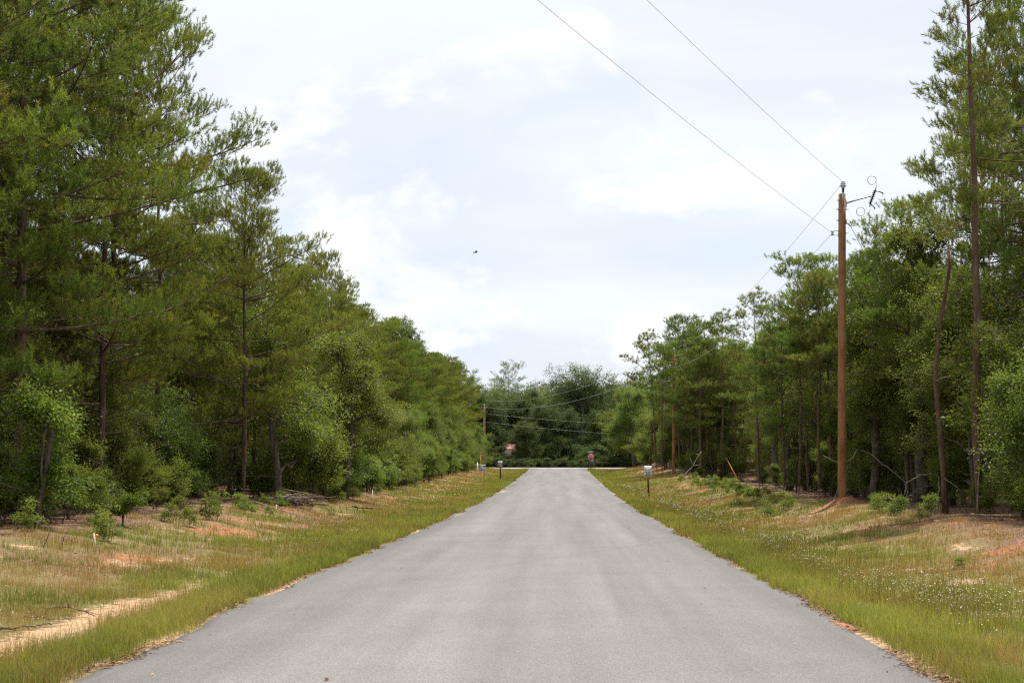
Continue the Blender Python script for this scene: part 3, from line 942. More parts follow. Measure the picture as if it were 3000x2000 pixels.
# prototypes -------------------------------------------------------------
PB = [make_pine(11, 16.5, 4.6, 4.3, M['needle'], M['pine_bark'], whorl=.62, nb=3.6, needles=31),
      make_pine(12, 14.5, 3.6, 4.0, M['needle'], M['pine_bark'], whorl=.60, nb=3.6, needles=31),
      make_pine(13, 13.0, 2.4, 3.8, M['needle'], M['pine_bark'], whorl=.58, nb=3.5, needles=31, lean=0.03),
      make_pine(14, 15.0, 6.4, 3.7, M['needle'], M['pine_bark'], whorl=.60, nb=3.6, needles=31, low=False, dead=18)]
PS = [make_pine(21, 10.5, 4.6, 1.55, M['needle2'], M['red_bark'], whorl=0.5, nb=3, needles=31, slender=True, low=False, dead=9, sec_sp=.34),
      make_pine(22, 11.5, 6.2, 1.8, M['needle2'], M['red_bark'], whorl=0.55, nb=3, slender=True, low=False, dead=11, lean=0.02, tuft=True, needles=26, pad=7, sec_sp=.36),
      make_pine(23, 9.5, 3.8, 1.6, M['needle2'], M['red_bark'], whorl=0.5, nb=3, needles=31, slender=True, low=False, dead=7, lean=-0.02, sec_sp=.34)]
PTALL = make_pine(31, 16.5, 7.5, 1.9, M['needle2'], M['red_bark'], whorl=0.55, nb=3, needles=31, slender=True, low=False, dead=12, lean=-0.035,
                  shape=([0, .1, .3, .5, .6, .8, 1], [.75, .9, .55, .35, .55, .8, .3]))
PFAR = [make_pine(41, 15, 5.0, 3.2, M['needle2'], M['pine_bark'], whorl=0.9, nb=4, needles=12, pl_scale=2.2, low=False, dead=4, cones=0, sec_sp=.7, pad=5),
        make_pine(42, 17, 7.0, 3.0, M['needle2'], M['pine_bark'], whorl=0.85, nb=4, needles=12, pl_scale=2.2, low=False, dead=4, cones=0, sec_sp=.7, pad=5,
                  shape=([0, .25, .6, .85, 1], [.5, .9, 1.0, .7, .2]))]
OK = [make_oak(51, 6.2, 5.4, 0.4, M['oak'], M['oak_bark'], N=1350, lobes=17),
      make_oak(52, 7.6, 4.8, 0.7, M['oak'], M['oak_bark'], N=1450, lobes=19),
      make_oak(53, 5.0, 4.2, 0.25, M['oak'], M['oak_bark'], N=1050, lobes=15, stems=3),
      make_oak(54, 9.2, 4.4, 2.4, M['oak'], M['oak_bark'], N=1500, lobes=19)]
OD = [make_oak(61, 15.0, 13.5, 1.0, M['oak_dark'], M['oak_bark'], N=2300, leaves=17, ll=0.21, lw=0.11, spray=0.62, lobes=26),
      make_oak(62, 12.0, 9.0, 0.7, M['oak_dark'], M['oak_bark'], N=1700, leaves=17, ll=0.19, lw=0.10, spray=0.55, lobes=20)]
OL = make_oak(63, 11.5, 8.0, 1.6, M['oak'], M['oak_bark'], N=1900, leaves=17, ll=0.17, lw=0.08, spray=0.48, lobes=20)
BU = [make_oak(71, 2.3, 2.4, 0.25, M['oak'], M['oak_bark'], N=420, leaves=16, lobes=9, stems=3, spray=0.24),
      make_oak(72, 1.7, 1.6, 0.15, M['bush'], M['oak_bark'], N=260, leaves=16, lobes=7, stems=3, spray=0.22, ll=0.075, lw=0.032),
      make_oak(73, 3.2, 2.6, 0.4, M['bush'], M['oak_bark'], N=560, leaves=16, lobes=10, stems=2, spray=0.26)]
BUD = make_oak(74, 2.6, 2.6, 0.15, M['oak_dark'], M['oak_bark'], N=420, leaves=14, lobes=11, stems=3, spray=0.3, ll=.12, lw=.06)
WD = [make_oak(81, 0.65, 0.8, 0.03, M['bush'], M['oak_bark'], N=60, leaves=13, lobes=6, stems=4, spray=0.12, ll=0.075, lw=0.026),
      make_oak(82, 0.9, 0.7, 0.05, M['bush'], M['oak_bark'], N=60, leaves=13, lobes=6, stems=4, spray=0.12, ll=0.085, lw=0.024)]

# ------------------------------------------------------------------ trees, placed from the photograph
WOODL = 'opposite the utility poles'
WOODR = 'behind the utility poles'


def px(p, D):
    return (p - 1500.0) * D / F


def P3(pxx, pyy, D):
    return ((pxx - 1500) * D / F, D, EYE + (HZ - pyy) * D / F)


used = []


def free(X, Y, r):
    for (a, b, c) in used:
        if (a - X) ** 2 + (b - Y) ** 2 < max(r, c) ** 2:
            return False
    return True


# single trees of the wood across the road, each with its own look
for (p_, D, k, s, sz, nm, lab, cat) in [
    (40, 31.0, 0, 1.0, 1.02, 'pine_tree', 'dark thick-trunked bushy pine beside the lobed-leaf oak sapling, facing the tall dead snag', 'pine'),
    (330, 41.0, 0, 0.82, 1.04, 'pine_tree', 'tallest broad bushy pine of the roadside row before the branch pile', 'pine'),
    (462, 45.5, 3, 0.74, 1.06, 'pine_tree', 'tall bushy pine with bare dark trunk and long dead lower limbs', 'pine'),
    (715, 48.0, 1, 0.74, 0.80, 'pine_tree', 'pine with pale grey lower trunk standing right behind the dead branch pile', 'pine'),
]:
    X = px(p_, D)
    plant(PB[k], nm, X, D, lab, cat, None, s, sz); used.append((X, D, 2.2))
X = px(800, 49.5)
plant(OK[0], 'oak_tree', X, 51.0, 'round bright green oak leaning out over the dead branch pile', 'oak', None, 1.12, 1.22, rz=1.0); used.append((X, 51, 2.2))
X = px(1000, 58)
plant(OK[1], 'oak_tree', X, 59.0, 'broad leafy oak next beyond the dead branch pile at the wood edge', 'oak', None, 1.08, 1.0, rz=3.0); used.append((X, 59, 2.2))
X = px(100, 27.6)
plant(BU[2], 'oak_sapling', X, 27.6, 'yellow-green oak sapling standing out in front of the dark pine trunks', 'sapling', None, 0.95, 0.95, rz=0.7); used.append((X, 27.6, 1.5))
plant(BU[1], 'shrub', px(350, 30.0), 30.0, 'small spreading yellow-green bush alone on the bare litter at the wood edge', 'shrub', None, 0.75, 0.6)
plant(WD[1], 'shrub', px(620, 36.0), 36.0, 'low dark leafy bush on the grass before the pale-trunked pine', 'shrub', None, 1.2, 1.0)

# the pine with the long dead limb hanging out
X = px(738, 53.5)
dl = plant(PB[2], 'pine_tree', X, 53.5, 'pine with a long bare cone-hung dead limb drooping out over the verge', 'pine', None, 0.66, 0.78, rz=0.0); used.append((X, 53.5, 2.0))
org = np.array(dl.location)
LP = np.array([P3(752, 800, 53.4), P3(805, 756, 52.8), P3(850, 748, 52), P3(900, 765, 51.5), P3(940, 800, 51.2), P3(965, 830, 51), P3(985, 862, 51)]) - org
LP = LP / np.array([0.66, 0.66, 0.78])
mb = MB(); tube(mb, LP, [.05, .045, .038, .03, .022, .014, .006], 6)
rl = np.random.default_rng(4)
for q in range(16):
    j = rl.integers(2, 6); d = norm(LP[j] - LP[j - 1] + rl.normal(size=3) * .25 + np.array([.1, 0, .05])); l = rl.uniform(.3, .8)
    tube(mb, np.array([LP[j], LP[j] + d * l * .5, LP[j] + d * l + [0, 0, -.06]]), [.012, .008, .004], 4)
limb = ob('dead_limb', mb.mesh('dead_limb', M['dead'], True, attrs=False), dl)
for q in range(7):
    c = LP[rl.integers(3, 7)] + rl.normal(size=3) * .25
    mb = MB(); tube(mb, np.array([c, c + [0, 0, -0.03], c + [0.004, 0, -0.09], c + [0, 0, -0.12]]), [.02, .05, .04, .01], 6)
    ob('cone', mb.mesh('cone', M['cone'], True, attrs=False), limb)


def zl(Y):
    return 'before the branch pile' if Y < 48 else ('between branch pile and sale sign' if Y < 126 else 'between sale sign and crossing road')


def zr_(Y):
    return 'on the snag side of the near pole' if Y < 45 else ('between the two guyed utility poles' if Y < 117 else 'between farther pole and stop sign')


# rows of the wood across the road
for row, (u0, u1, st, y0, y1) in enumerate([(-13.4, -11.6, 3.8, 22, 168), (-16.5, -14.2, 3.8, 22, 168), (-21.5, -18.2, 4.0, 26, 166), (-29, -24, 4.6, 36, 166)]):
    y = y0
    while y < y1:
        Y = y + RNG.uniform(-1.2, 1.2); u = RNG.uniform(u0, u1); X = float(rc(Y)) + u
        y += st * RNG.uniform(0.8, 1.25)
        if not free(X, Y, 2.0):
            continue
        k = RNG.choice([0, 1, 1, 2, 2, 3]) if row == 0 else RNG.choice([0, 1, 2, 3, 3])
        H0 = [16.5, 14.5, 13.0, 15.0][k]
        tgt = (RNG.uniform(14.0, 16.5) if Y < 44 else (RNG.uniform(9.6, 11.6) if Y < 75 else RNG.uniform(10.2, 12.2)))
        sz = tgt / H0; s = min(0.95, sz * 1.06) * RNG.uniform(0.85, 1.0) * (0.84 if 44 < Y < 80 and row == 0 else 1)
        lab = ('bushy pine in the roadside row ' + zl(Y)) if row == 0 else ('pine deep in the pine wood ' + zl(Y))
        if row > 1:
            mass('left', PB[k], X, Y, s, sz)
        else:
            plant(PB[k], 'pine_tree', X, Y, lab, 'pine', ('roadside pines ' if row == 0 else 'inner pines ') + zl(Y), s, sz)
        used.append((X, Y, 1.8))
# under-storey oaks along that edge
y = 23.0
while y < 166:
    Y = y + RNG.uniform(-.6, .6); u = RNG.uniform(-11.9, -10.0) + (0.5 if Y > 60 else (-2.2 if Y < 46 else 0)); X = float(rc(Y)) + u
    y += RNG.uniform(1.5, 2.5) * (1.3 if Y < 46 else 1)
    if not free(X, Y, 0.8):
        continue
    k = RNG.choice([0, 1, 2, 2]); s = RNG.uniform(0.6, 0.95) * (0.85 if Y > 80 else 1)
    plant(OK[k], 'oak_tree', X, Y, 'scrub oak filling the front of the pine wood ' + zl(Y), 'oak', 'front scrub oaks ' + zl(Y), s, s * RNG.uniform(.85, 1.15))
    used.append((X, Y, 0.8))
for u0, u1, st in [(-15, -12.5, 1.9), (-20, -15.5, 2.2), (-27, -21, 2.8)]:
    y = 25.0
    while y < 160:
        Y = y + RNG.uniform(-.8, .8); u = RNG.uniform(u0, u1); X = float(rc(Y)) + u
        y += st * RNG.uniform(.8, 1.2)
        k = RNG.choice([0, 1, 2, 2]); s = RNG.uniform(0.6, 1.0)
        mass('left', OK[k], X, Y, s, s * RNG.uniform(.85, 1.1))
y = 24.0
while y < 166:
    Y = y + RNG.uniform(-.6, .6); u = RNG.uniform(-10.4, -9.2) - (1.6 if Y < 52 else -.3); X = float(rc(Y)) + u
    y += RNG.uniform(1.0, 1.9)
    k = RNG.choice([0, 0, 2, 1]); s = RNG.uniform(0.5, 1.15) * (0.85 if Y < 52 else 1)
    if 43 < Y < 51.5:
        continue
    plant(BU[k], 'shrub', X, Y, 'leafy shrub at the foot of the pine wood ' + zl(Y), 'shrub', 'edge shrubs ' + zl(Y), s, s * RNG.uniform(.8, 1.1))

# the side with the poles: single trees
X = px(2862, 35.0)
plant(PTALL, 'pine_tree', X, 35.0, 'very tall thin red-barked pine with sparse tufted top near the dead snag', 'pine', None, 1.0, 1.0, rz=0.0); used.append((X, 35, 1.5))
for p_, D, k, s, sz, lab in [
    (3010, 45.0, 3, 0.75, 1.05, 'dense bushy pine next to the very tall thin red-barked pine'),
    (2945, 46.5, 3, 0.62, 1.05, 'tall narrow pine right behind the very tall thin red-barked pine'),
    (2900, 50.0, 1, 0.60, 1.08, 'tall dense pine standing farthest back behind the dead snag'),
    (3055, 39.5, 3, 0.70, 1.08, 'tall full-crowned pine rising over the dark broad oak'),
    (3120, 42.0, 0, 0.85, 1.0, 'large bushy pine overhanging the dark broad oak'),
]:
    X = px(p_, D); plant(PB[k], 'pine_tree', X, D, lab, 'pine', None, s, sz); used.append((X, D, 1.8))
for p_, D, k, s, sz, lab in [
    (2985, 38.6, 0, 1.28, 1.22, 'dark broad oak with branches down to the ground beside the dead snag'),
    (2890, 41.5, 1, 0.9, 0.92, 'leafy oak between the dead snag and the very tall thin pine'),
    (3085, 31.5, 2, 0.85, 0.9, 'low dense oak nearest the road on the leaf-covered bank'),
    (2700, 46.5, 3, 1.12, 1.08, 'tall rounded light green oak behind the guyed near utility pole'),
    (2560, 49.5, 3, 0.95, 0.88, 'slim light green oak just beside the near utility pole, on the guy wire side'),
    (2790, 43.5, 1, 0.85, 1.0, 'bushy oak right behind the thin dead snag'),
    (1860, 160.0, 1, 1.5, 1.25, 'wide spreading pale oak close to the stop sign corner'),
    (1905, 148.0, 0, 1.3, 1.0, 'low rounded oak behind the red clay cut in the bank'),
]:
    X = px(p_, D); plant(OK[k], 'oak_tree', X, D, lab, 'oak', None, s, sz); used.append((X, D, 1.5))
slim = [(2340, 57, 0, 9.9, 'slender pine whose tuft stands above its neighbours, left of no pole'),
        (2295, 58, 2, 7.6, ''), (2225, 66, 1, 9.4, ''), (2112, 114, 1, 13.6, ''), (2058, 118, 0, 13.2, ''), (1992, 122, 0, 13.6, ''), (2030, 119, 2, 12.0, ''),
        (2150, 117, 2, 11.0, ''), (2400, 54, 0, 8.8, ''), (2430, 56, 2, 9.4, ''), (2520, 52, 0, 9.0, ''), (2600, 50, 2, 9.2, ''), (2660, 47, 0, 10.2, ''), (2365, 60, 1, 8.9, ''), (1940, 115, 0, 11.0, ''), (1925, 125, 1, 12.5, '')]
for p_, D, k, H, _ in slim:
    X = px(p_, D); s = H / [10.5, 11.5, 9.5][k]
    if p_ == 2340:
        plant(PS[k], 'pine_tree', X, D, 'slender pine topping its neighbours between the two guyed utility poles', 'pine', None, s * 1.05, s)
    else:
        plant(PS[k], 'pine_tree', X, D, 'slender thin-trunked pine topping the front stand ' + zr_(D), 'pine', 'slender topping pines ' + zr_(D), s * 1.05, s)
    used.append((X, D, 0.9))
for row, (u0, u1, st, y0, y1) in enumerate([(11.4, 13.2, 2.1, 47, 150), (14, 17, 2.0, 24, 166), (18, 22, 2.4, 26, 166), (24, 31, 3.0, 34, 166)]):
    y = y0
    while y < y1:
        Y = y + RNG.uniform(-1.0, 1.0); u = RNG.uniform(u0, u1); X = float(rc(Y)) + u
        y += st * RNG.uniform(0.75, 1.3)
        if not free(X, Y, 1.0) or (55 < Y < 113 and (X - 1.3) / Y < .174):
            continue
        if RNG.random() < 0.66:
            k = RNG.choice([0, 1, 2]); tgt = RNG.uniform(7.6, 9.6) if Y < 85 else RNG.uniform(8.5, 11.0)
            if Y > 108:
                tgt = RNG.uniform(9.8, 12.3)
            if Y > 138:
                tgt = RNG.uniform(7.0, 9.0)
            s = tgt / [10.5, 11.5, 9.5][k]
            if row > 1:
                mass('right', PS[k], X, Y, s * 1.1, s)
            else:
                plant(PS[k], 'pine_tree', X, Y, ('thin straight pine in the front stand ' if row == 0 else 'thin pine behind the front stand ') + zr_(Y), 'pine', ('front thin pines ' if row == 0 else 'back thin pines ') + zr_(Y), s * RNG.uniform(1, 1.25), s)
        else:
            k = RNG.choice([1, 3, 3]); s = RNG.uniform(0.75, 1.02)
            if row > 1:
                mass('right', OK[k], X, Y, s, s)
            else:
                plant(OK[k], 'oak_tree', X, Y, ('narrow oak in the front of the stand ' if row == 0 else 'oak behind the front stand ') + zr_(Y), 'oak', ('front oaks ' if row == 0 else 'back oaks ') + zr_(Y), s, s * RNG.uniform(.9, 1.1))
        used.append((X, Y, 0.8))
for u0, u1, st in [(11.8, 14.5, 1.7), (15, 19, 1.8), (19, 26, 2.0)]:
    y = 24.0
    while y < 166:
        Y = y + RNG.uniform(-.8, .8); u = RNG.uniform(u0, u1) + (0.6 if Y > 42 else 0); X = float(rc(Y)) + u
        y += st * RNG.uniform(.8, 1.25)
        if 55 < Y < 113 and (X - 1.5) / Y < .174:
            continue
        k = RNG.choice([0, 2, 1, 2]); s = RNG.uniform(0.45, 0.85)
        if u0 > 12:
            mass('right', OK[k], X, Y, s, s)
        else:
            plant(OK[k], 'oak_tree', X, Y, 'scrub oak under the thin pines ' + zr_(Y), 'oak', 'scrub oaks ' + zr_(Y), s, s)
y = 26.0
while y < 166:
    Y = y + RNG.uniform(-.8, .8); u = RNG.uniform(10.8, 12.6) - (.8 if Y > 125 else 0); X = float(rc(Y)) + u
    y += RNG.uniform(2.0, 3.4) if 36 < Y < 120 else 1.5
    k = RNG.choice([0, 1, 2]); s = RNG.uniform(0.4, 0.8) * (1.6 if Y > 122 else 1)
    if (38 < Y < 50 and u < 11.9) or (52 < Y < 113 and (X - .8) / Y < .174):
        continue
    plant(BU[k], 'shrub', X, Y, 'leafy shrub along the front of the stand ' + zr_(Y), 'shrub', 'edge shrubs ' + zr_(Y), s, s)

# beyond the crossing road
X = px(1712, 200)
plant(OD[0], 'oak_tree', X, 200, 'huge dark spreading oak behind the stop sign, beyond the crossing road', 'oak', None, 1.0, 1.02, rz=0.4); used.append((X, 198, 6))
plant(OL, 'oak_tree', px(1835, 184), 184, 'lighter green broad oak beside the huge dark oak beyond the crossing road', 'oak', None, 1.0, 0.95); used.append((px(1822, 186), 186, 3))
for p_, D, s in [(1600, 191, 0.75), (1545, 187.5, 0.62), (1530, 191.0, 0.36), (1462, 189.5, 0.36), (1430, 190, 0.85), (1370, 190, 0.9), (1580, 204, .95), (1510, 206, 1.0), (1440, 206, 1.0), (1350, 200, 1.0), (1290, 204, 1.05), (1660, 194, 0.85), (1640, 212, 1.0), (1765, 194, .8), (1800, 206, 1.0), (1880, 193, .9), (1930, 198, 1.0), (2000, 202, 1.0), (1760, 218, 1.1), (1210, 204, 1.0), (1700, 216, 1.1), (1560, 216, 1.1), (1480, 218, 1.1), (1400, 220, 1.1), (1840, 216, 1.1), (1920, 214, 1.1)]:
    plant(OD[1], 'oak_tree', px(p_, D), D, 'dark rounded oak in the belt just beyond the crossing road', 'oak', 'oaks beyond the crossing road', s, s * RNG.uniform(.85, 1.05))
for q in range(84):
    D = RNG.uniform(186.5, 200); p_ = 1180 + (q % 42) * 21 + RNG.uniform(-8, 8)
    if 1455 < p_ < 1520 and D < 198:
        D = 199
    sc_ = RNG.uniform(.9, 1.7)
    plant(BUD, 'shrub', px(p_, D), D, 'dark shrub under the oak belt beyond the crossing road', 'shrub', 'shrubs beyond the crossing road', sc_)
for q in range(420):
    D = 220 + 225 * (q / 420) + RNG.uniform(-6, 6); p_ = RNG.uniform(1120, 2100)
    k = RNG.choice([0, 1]); s = RNG.uniform(0.60, 0.82)
    isoak = RNG.random() < 0.55
    if not isoak and RNG.random() < .10:
        s *= 1.25
    if q > 90:
        if isoak:
            mass('far', OD[1], px(p_, D), D, s * 1.15, s * 0.95)
        else:
            mass('far', PFAR[k], px(p_, D), D, s * 1.15, s)
    elif isoak:
        plant(OD[1], 'oak_tree', px(p_, D), D, 'distant round-crowned oak low on the rise beyond the crossing road', 'oak', 'oaks on the far rise', s * 1.1, s * 0.95)
    else:
        plant(PFAR[k], 'pine_tree', px(p_, D), D, 'distant pine low on the wooded rise beyond the crossing road', 'pine', 'pines on the far rise', s * 1.15, s)
for q in range(60):
    D = RNG.uniform(180.5, 184); p_ = 1190 + q * 13 + RNG.uniform(-5, 5)
    sc_ = RNG.uniform(.35, .7)
    plant(BUD, 'shrub', px(p_, D), D, 'low weedy bush along the far edge of the crossing road', 'shrub', 'bushes along the crossing road', sc_ * 1.3, sc_)
for q in range(34):
    D = RNG.uniform(222, 300); p_ = RNG.uniform(1390, 1640); s = RNG.uniform(.85, 1.05)
    mass('far', OD[1], px(p_, D), D, s, s)
build_mass('left', 'pine_wood', 'dense shaded interior of the pine wood opposite the utility poles')
build_mass('right', 'thin_pine_wood', 'dense shaded interior of the thin pine stand behind the utility poles')
build_mass('far', 'hill_wood', 'far wood covering the low rise beyond the crossing road')

# ------------------------------------------------------------------ dead wood
def polybranch(name, pts, r0, r1, mat, label, cat='branch', twigs=6, seed=1, group=None, tw=0.35):
    rng = np.random.default_rng(seed)
    pts = np.array(pts, float)
    base = pts[0].copy()
    L = np.r_[0, np.cumsum(np.linalg.norm(np.diff(pts, axis=0), axis=1))]
    t = np.linspace(0, L[-1], max(8, len(pts) * 3))
    P = np.stack([np.interp(t, L, pts[:, k]) for k in range(3)], -1)
    P = P + rng.normal(size=P.shape) * r0 * 0.5
    f = t / L[-1]
    mb = MB(); tube(mb, P - base, r0 * (1 - f) + r1 * f, 6)
    for q in range(twigs):
        j = rng.integers(2, len(P) - 1)
        d = norm((P[j] - P[j - 1]) / (np.linalg.norm(P[j] - P[j - 1]) + 1e-6) + rng.normal(size=3) * 0.7)
        l = tw * rng.uniform(.5, 1.3)
        tube(mb, np.array([P[j], P[j] + d * l * .5 + rng.normal(size=3) * .02, P[j] + d * l]) - base, [r1 * 1.1, r1 * .8, r1 * .35], 4)
    o = ob(name, mb.mesh(name, mat, True, attrs=False)); o.location = base
    tag(o, label, cat, group)
    return o


# thin dead snag beside the dark oak
sx, sy, szz = at(2768, 37.5)
o = thing('dead_tree', 'thin leaning dead pine snag with bare reddish trunk at the edge of the leaf bank', 'snag', (sx, sy, szz))
b = np.array((sx, sy, szz))
pts = np.array([P3(2770, 1512, 37.5), P3(2765, 1400, 37.5), P3(2752, 1250, 37.5), P3(2740, 1110, 37.5), P3(2752, 960, 37.5), P3(2770, 860, 37.4), P3(2782, 780, 37.3), P3(2781, 725, 37.3)]) - b
pts[0, 2] = -0.1
mb = MB(); tube(mb, pts, [0.10, .075, .068, .062, .056, .05, .042, .02], 8)
ob('trunk', mb.mesh('snag_trunk', M['red_bark'], True, attrs=False), o)
for q, (ppx, ppy, ex, ey, r) in enumerate([(2742, 1115, 2795, 1100, .012), (2752, 960, 2735, 925, .012), (2781, 735, 2800, 690, .016), (2781, 735, 2765, 700, .012), (2765, 1400, 2830, 1450, .013)]):
    mb = MB(); A_ = np.array(P3(ppx, ppy, 37.4)) - b; B_ = np.array(P3(ex, ey, 37.2)) - b
    tube(mb, np.array([A_, A_ * .5 + B_ * .5 + [0, 0, .03], B_]), [r, r * .8, r * .4], 5)
    ob('branch', mb.mesh('snag_branch', M['dead'], True, attrs=False), o)

# bent pale dead branches behind the near pole
bx = px(2660, 46.3)
polybranch('dead_branch', [(bx, 46.3, float(gz(bx, 46.3)) - .03), P3(2655, 1415, 46.3), P3(2600, 1368, 46.2), P3(2545, 1325, 46.1), P3(2512, 1316, 46.0), P3(2497, 1340, 46.0), P3(2480, 1353, 46.0), P3(2440, 1353, 46.0), P3(2428, 1342, 46), P3(2412, 1332, 46)],
           0.026, 0.012, M['dead'], 'long pale bent dead branch arching behind the near utility pole', twigs=5, seed=3, tw=.25)
bx = px(2745, 38.6)
polybranch('dead_branch', [(bx, 38.6, float(gz(bx, 38.6)) - .03), P3(2752, 1400, 38.6), P3(2740, 1385, 38.5), P3(2700, 1390, 38.4), P3(2655, 1412, 38.3), P3(2652, 1435, 38.3), P3(2648, 1450, 38.3)],
           0.02, 0.008, M['dead'], 'pale hooked dead branch poking out of the brush beside the dead snag', twigs=4, seed=4, tw=.2)
bx, by, bz = at(2620, 43.5)
polybranch('dead_branch', [(bx, by, bz), P3(2660, 1455, 43.5), P3(2690, 1430, 43.6), P3(2730, 1420, 43.8)], .018, .007, M['dead'], 'grey leaning dead stick among the brush before the dead snag', twigs=7, seed=5, tw=.4)
bx, by, bz = at(2440, 47.5)
polybranch('dead_branch', [(bx, by, bz), P3(2455, 1430, 47.5), P3(2475, 1390, 47.4)], .022, .01, M['dead'], 'short grey stick leaning up behind the foot of the near utility pole', twigs=3, seed=6, tw=.3)
bx, by, bz = at(2000, 104)
polybranch('dead_branch', [(bx, by, bz), P3(2030, 1362, 104), P3(2055, 1322, 104.2)], .05, .02, M['dead'], 'grey leaning dead trunk beside the foot of the farther utility pole', twigs=3, seed=8, tw=.6)
# branch pile
pc = at(880, 47.0)
pile = thing('brush_pile', 'heap of grey dead branches at the foot of the pale-trunked pine', 'brush pile', pc)
rng = np.random.default_rng(5)
for q in range(34):
    mb = MB()
    a = rng.normal() * 0.45 + (pi if rng.random() < .5 else 0)
    L = rng.uniform(0.6, 2.2); c = rng.normal(size=3) * [0.75, 0.35, 0.0]
    zc = max(0.03, 0.30 - 0.22 * abs(c[0]) + rng.normal() * 0.08)
    d = np.array([cos(a), sin(a) * .6, rng.normal() * 0.16])
    s = np.linspace(-.5, .5, 7)[:, None]
    P = c + [0, 0, zc] + d * s * L + np.array([0, 0, 0.12]) * rng.normal() * s ** 2 * 2 + rng.normal(size=(7, 3)) * .025
    P[:, 2] = np.maximum(P[:, 2], 0.02)
    r = rng.uniform(.012, .04)
    tube(mb, P, np.linspace(r, r * .35, 7), 5)
    for z_ in range(4):
        j = rng.integers(2, 6); dd = norm(d + rng.normal(size=3) * .6); l = rng.uniform(.15, .5)
        tube(mb, np.array([P[j], P[j] + dd * l * .5, P[j] + dd * l + [0, 0, -.02]]), [r * .4, r * .3, r * .12], 4)
    ob('branch', mb.mesh('pile_branch', M['dead'] if rng.random() < .35 else M['brown_dead'], True, attrs=False), pile)


def ground_stick(pa, pb, Da, Db, r, label, seed, mat='brown_dead', twigs=4, group=None, lift=0.02, tw=.3, bow=0.0):
    x0, x1 = px(pa, Da), px(pb, Db)
    pts = []
    rng = np.random.default_rng(seed)
    for f in np.linspace(0, 1, 6):
        X = x0 + (x1 - x0) * f; Y = Da + (Db - Da) * f + rng.normal() * .06
        pts.append((X, Y, float(gz(X, Y)) + r * .6 + lift + bow * sin(f * pi)))
    return polybranch('fallen_branch', pts, r, r * .35, M[mat], label, 'branch', twigs, seed, group, tw)


ground_stick(690, 930, 46.2, 41.5, .03, 'long fallen branch on the grass before the dead branch pile', 11, 'dead', 5, bow=.1)
ground_stick(960, 1010, 46.8, 44.0, .022, 'thin dead branch tip spreading from the pile across the grass', 12, 'brown_dead', 6, tw=.5, bow=.12)
ground_stick(125, 275, 16.9, 16.3, .016, 'forked dead stick lying on the pale sand track', 13, 'brown_dead', 4, bow=.08, tw=.22)
ground_stick(-10, 150, 14.9, 15.6, .018, 'dark broken stick along the edge of the pale sand track', 14, 'brown_dead', 3, tw=.15)
ground_stick(80, 200, 16.2, 16.0, .010, 'thin twig beside the forked stick on the sand', 15, 'brown_dead', 3, tw=.12)
ground_stick(2560, 2690, 23.8, 23.5, .014, 'dark stick lying across the bare bank below the leaf litter', 16, 'brown_dead', 3, tw=.2)
ground_stick(2570, 2650, 22.0, 22.4, .012, 'short dark stick on the sand patch of the bare bank', 17, 'brown_dead', 2, tw=.15)
ground_stick(2520, 2620, 30.5, 31.5, .014, 'reddish fallen stick on the clay scrape below the pole mound', 18, 'brown_dead', 3, tw=.2)
ground_stick(2610, 2680, 33, 35, .02, 'split branch lying by the weeds near the dead snag', 19, 'dead', 3, tw=.2)
ground_stick(2320, 2370, 27.5, 28, .010, 'pale thin stick on the dry grass below the pole mound', 20, 'dead', 2, tw=.12)
ground_stick(-15, 40, 24.6, 25.0, .025, 'dark rotten branch at the dark wood edge on the litter', 21, 'brown_dead', 2, tw=.2)
for n_, (pa, pya, pb, pyb, D, mt, lab) in enumerate([(125, 1600, 147, 1552, 24.0, 'brown_dead', 'leaning dark dead stem sticking up from the red clay'),
                                                    (178, 1602, 192, 1555, 24.4, 'brown_dead', 'second leaning dead stem sticking up from the red clay, nearer the survey stake')]):
    x, y, z = at(pa, D)
    polybranch('dried_weed', [(x, y, z - .02), ((x + px(pb, D)) / 2, D, z + .14), (px(pb, D), D, z + .30)], .012, .006, M[mt], lab, 'weed', 1, 30 + n_, None, .08)

# survey stakes
def stake(p_, D, h, label, flag=False, mat='stake', r=.012, tilt=.1):
    x, y, z = at(p_, D)
    o = thing('survey_stake', label, 'stake', (x, y, z), 0.4)
    mb = MB(); box(mb, (0, 0, h / 2 - .04), (r * 2.6, r * 1.2, h + .08), Matrix.Rotation(tilt, 3, 'Y'))
    ob('lath', mb.mesh('lath', M[mat], attrs=False), o)
    if flag:
        mb = MB(); box(mb, (.03, 0, h * .86), (.05, .02, .05), Matrix.Rotation(.4, 3, 'Y'))
        ob('ribbon', mb.mesh('ribbon', M['orange'], attrs=False), o)
    return o


stake(279, 24.8, .33, 'short wooden survey stake with orange ribbon on the litter slope', True, tilt=-.12)
stake(809, 43.0, .30, 'pale wooden survey stake beside the long fallen branch', mat='stake')
stake(1090, 62.0, .5, 'white survey stake at the foot of the wood past the branch pile', mat='whitewood')
stake(2177, 37.0, .22, 'white plastic stub stake in the light green grass patch', mat='whitewood', tilt=0)

# ------------------------------------------------------------------ utility poles and wires
def lathe(mb, prof, c, ax='z', n=12, rot=None):
    prof = np.array(prof, float)
    th = np.arange(n) * 2 * pi / n
    V = np.stack([prof[:, :1] * np.cos(th), prof[:, :1] * np.sin(th), np.repeat(prof[:, 1:], n, 1)], -1).reshape(-1, 3)
    if rot is not None:
        V = V @ np.array(rot).T
    V = V + np.asarray(c)
    k = len(prof)
    i = np.arange(k - 1)[:, None] * n; j = np.arange(n)[None]; j2 = (j + 1) % n
    mb.add(V, np.stack([i + j, i + j2, i + n + j2, i + n + j], -1).reshape(-1, 4))


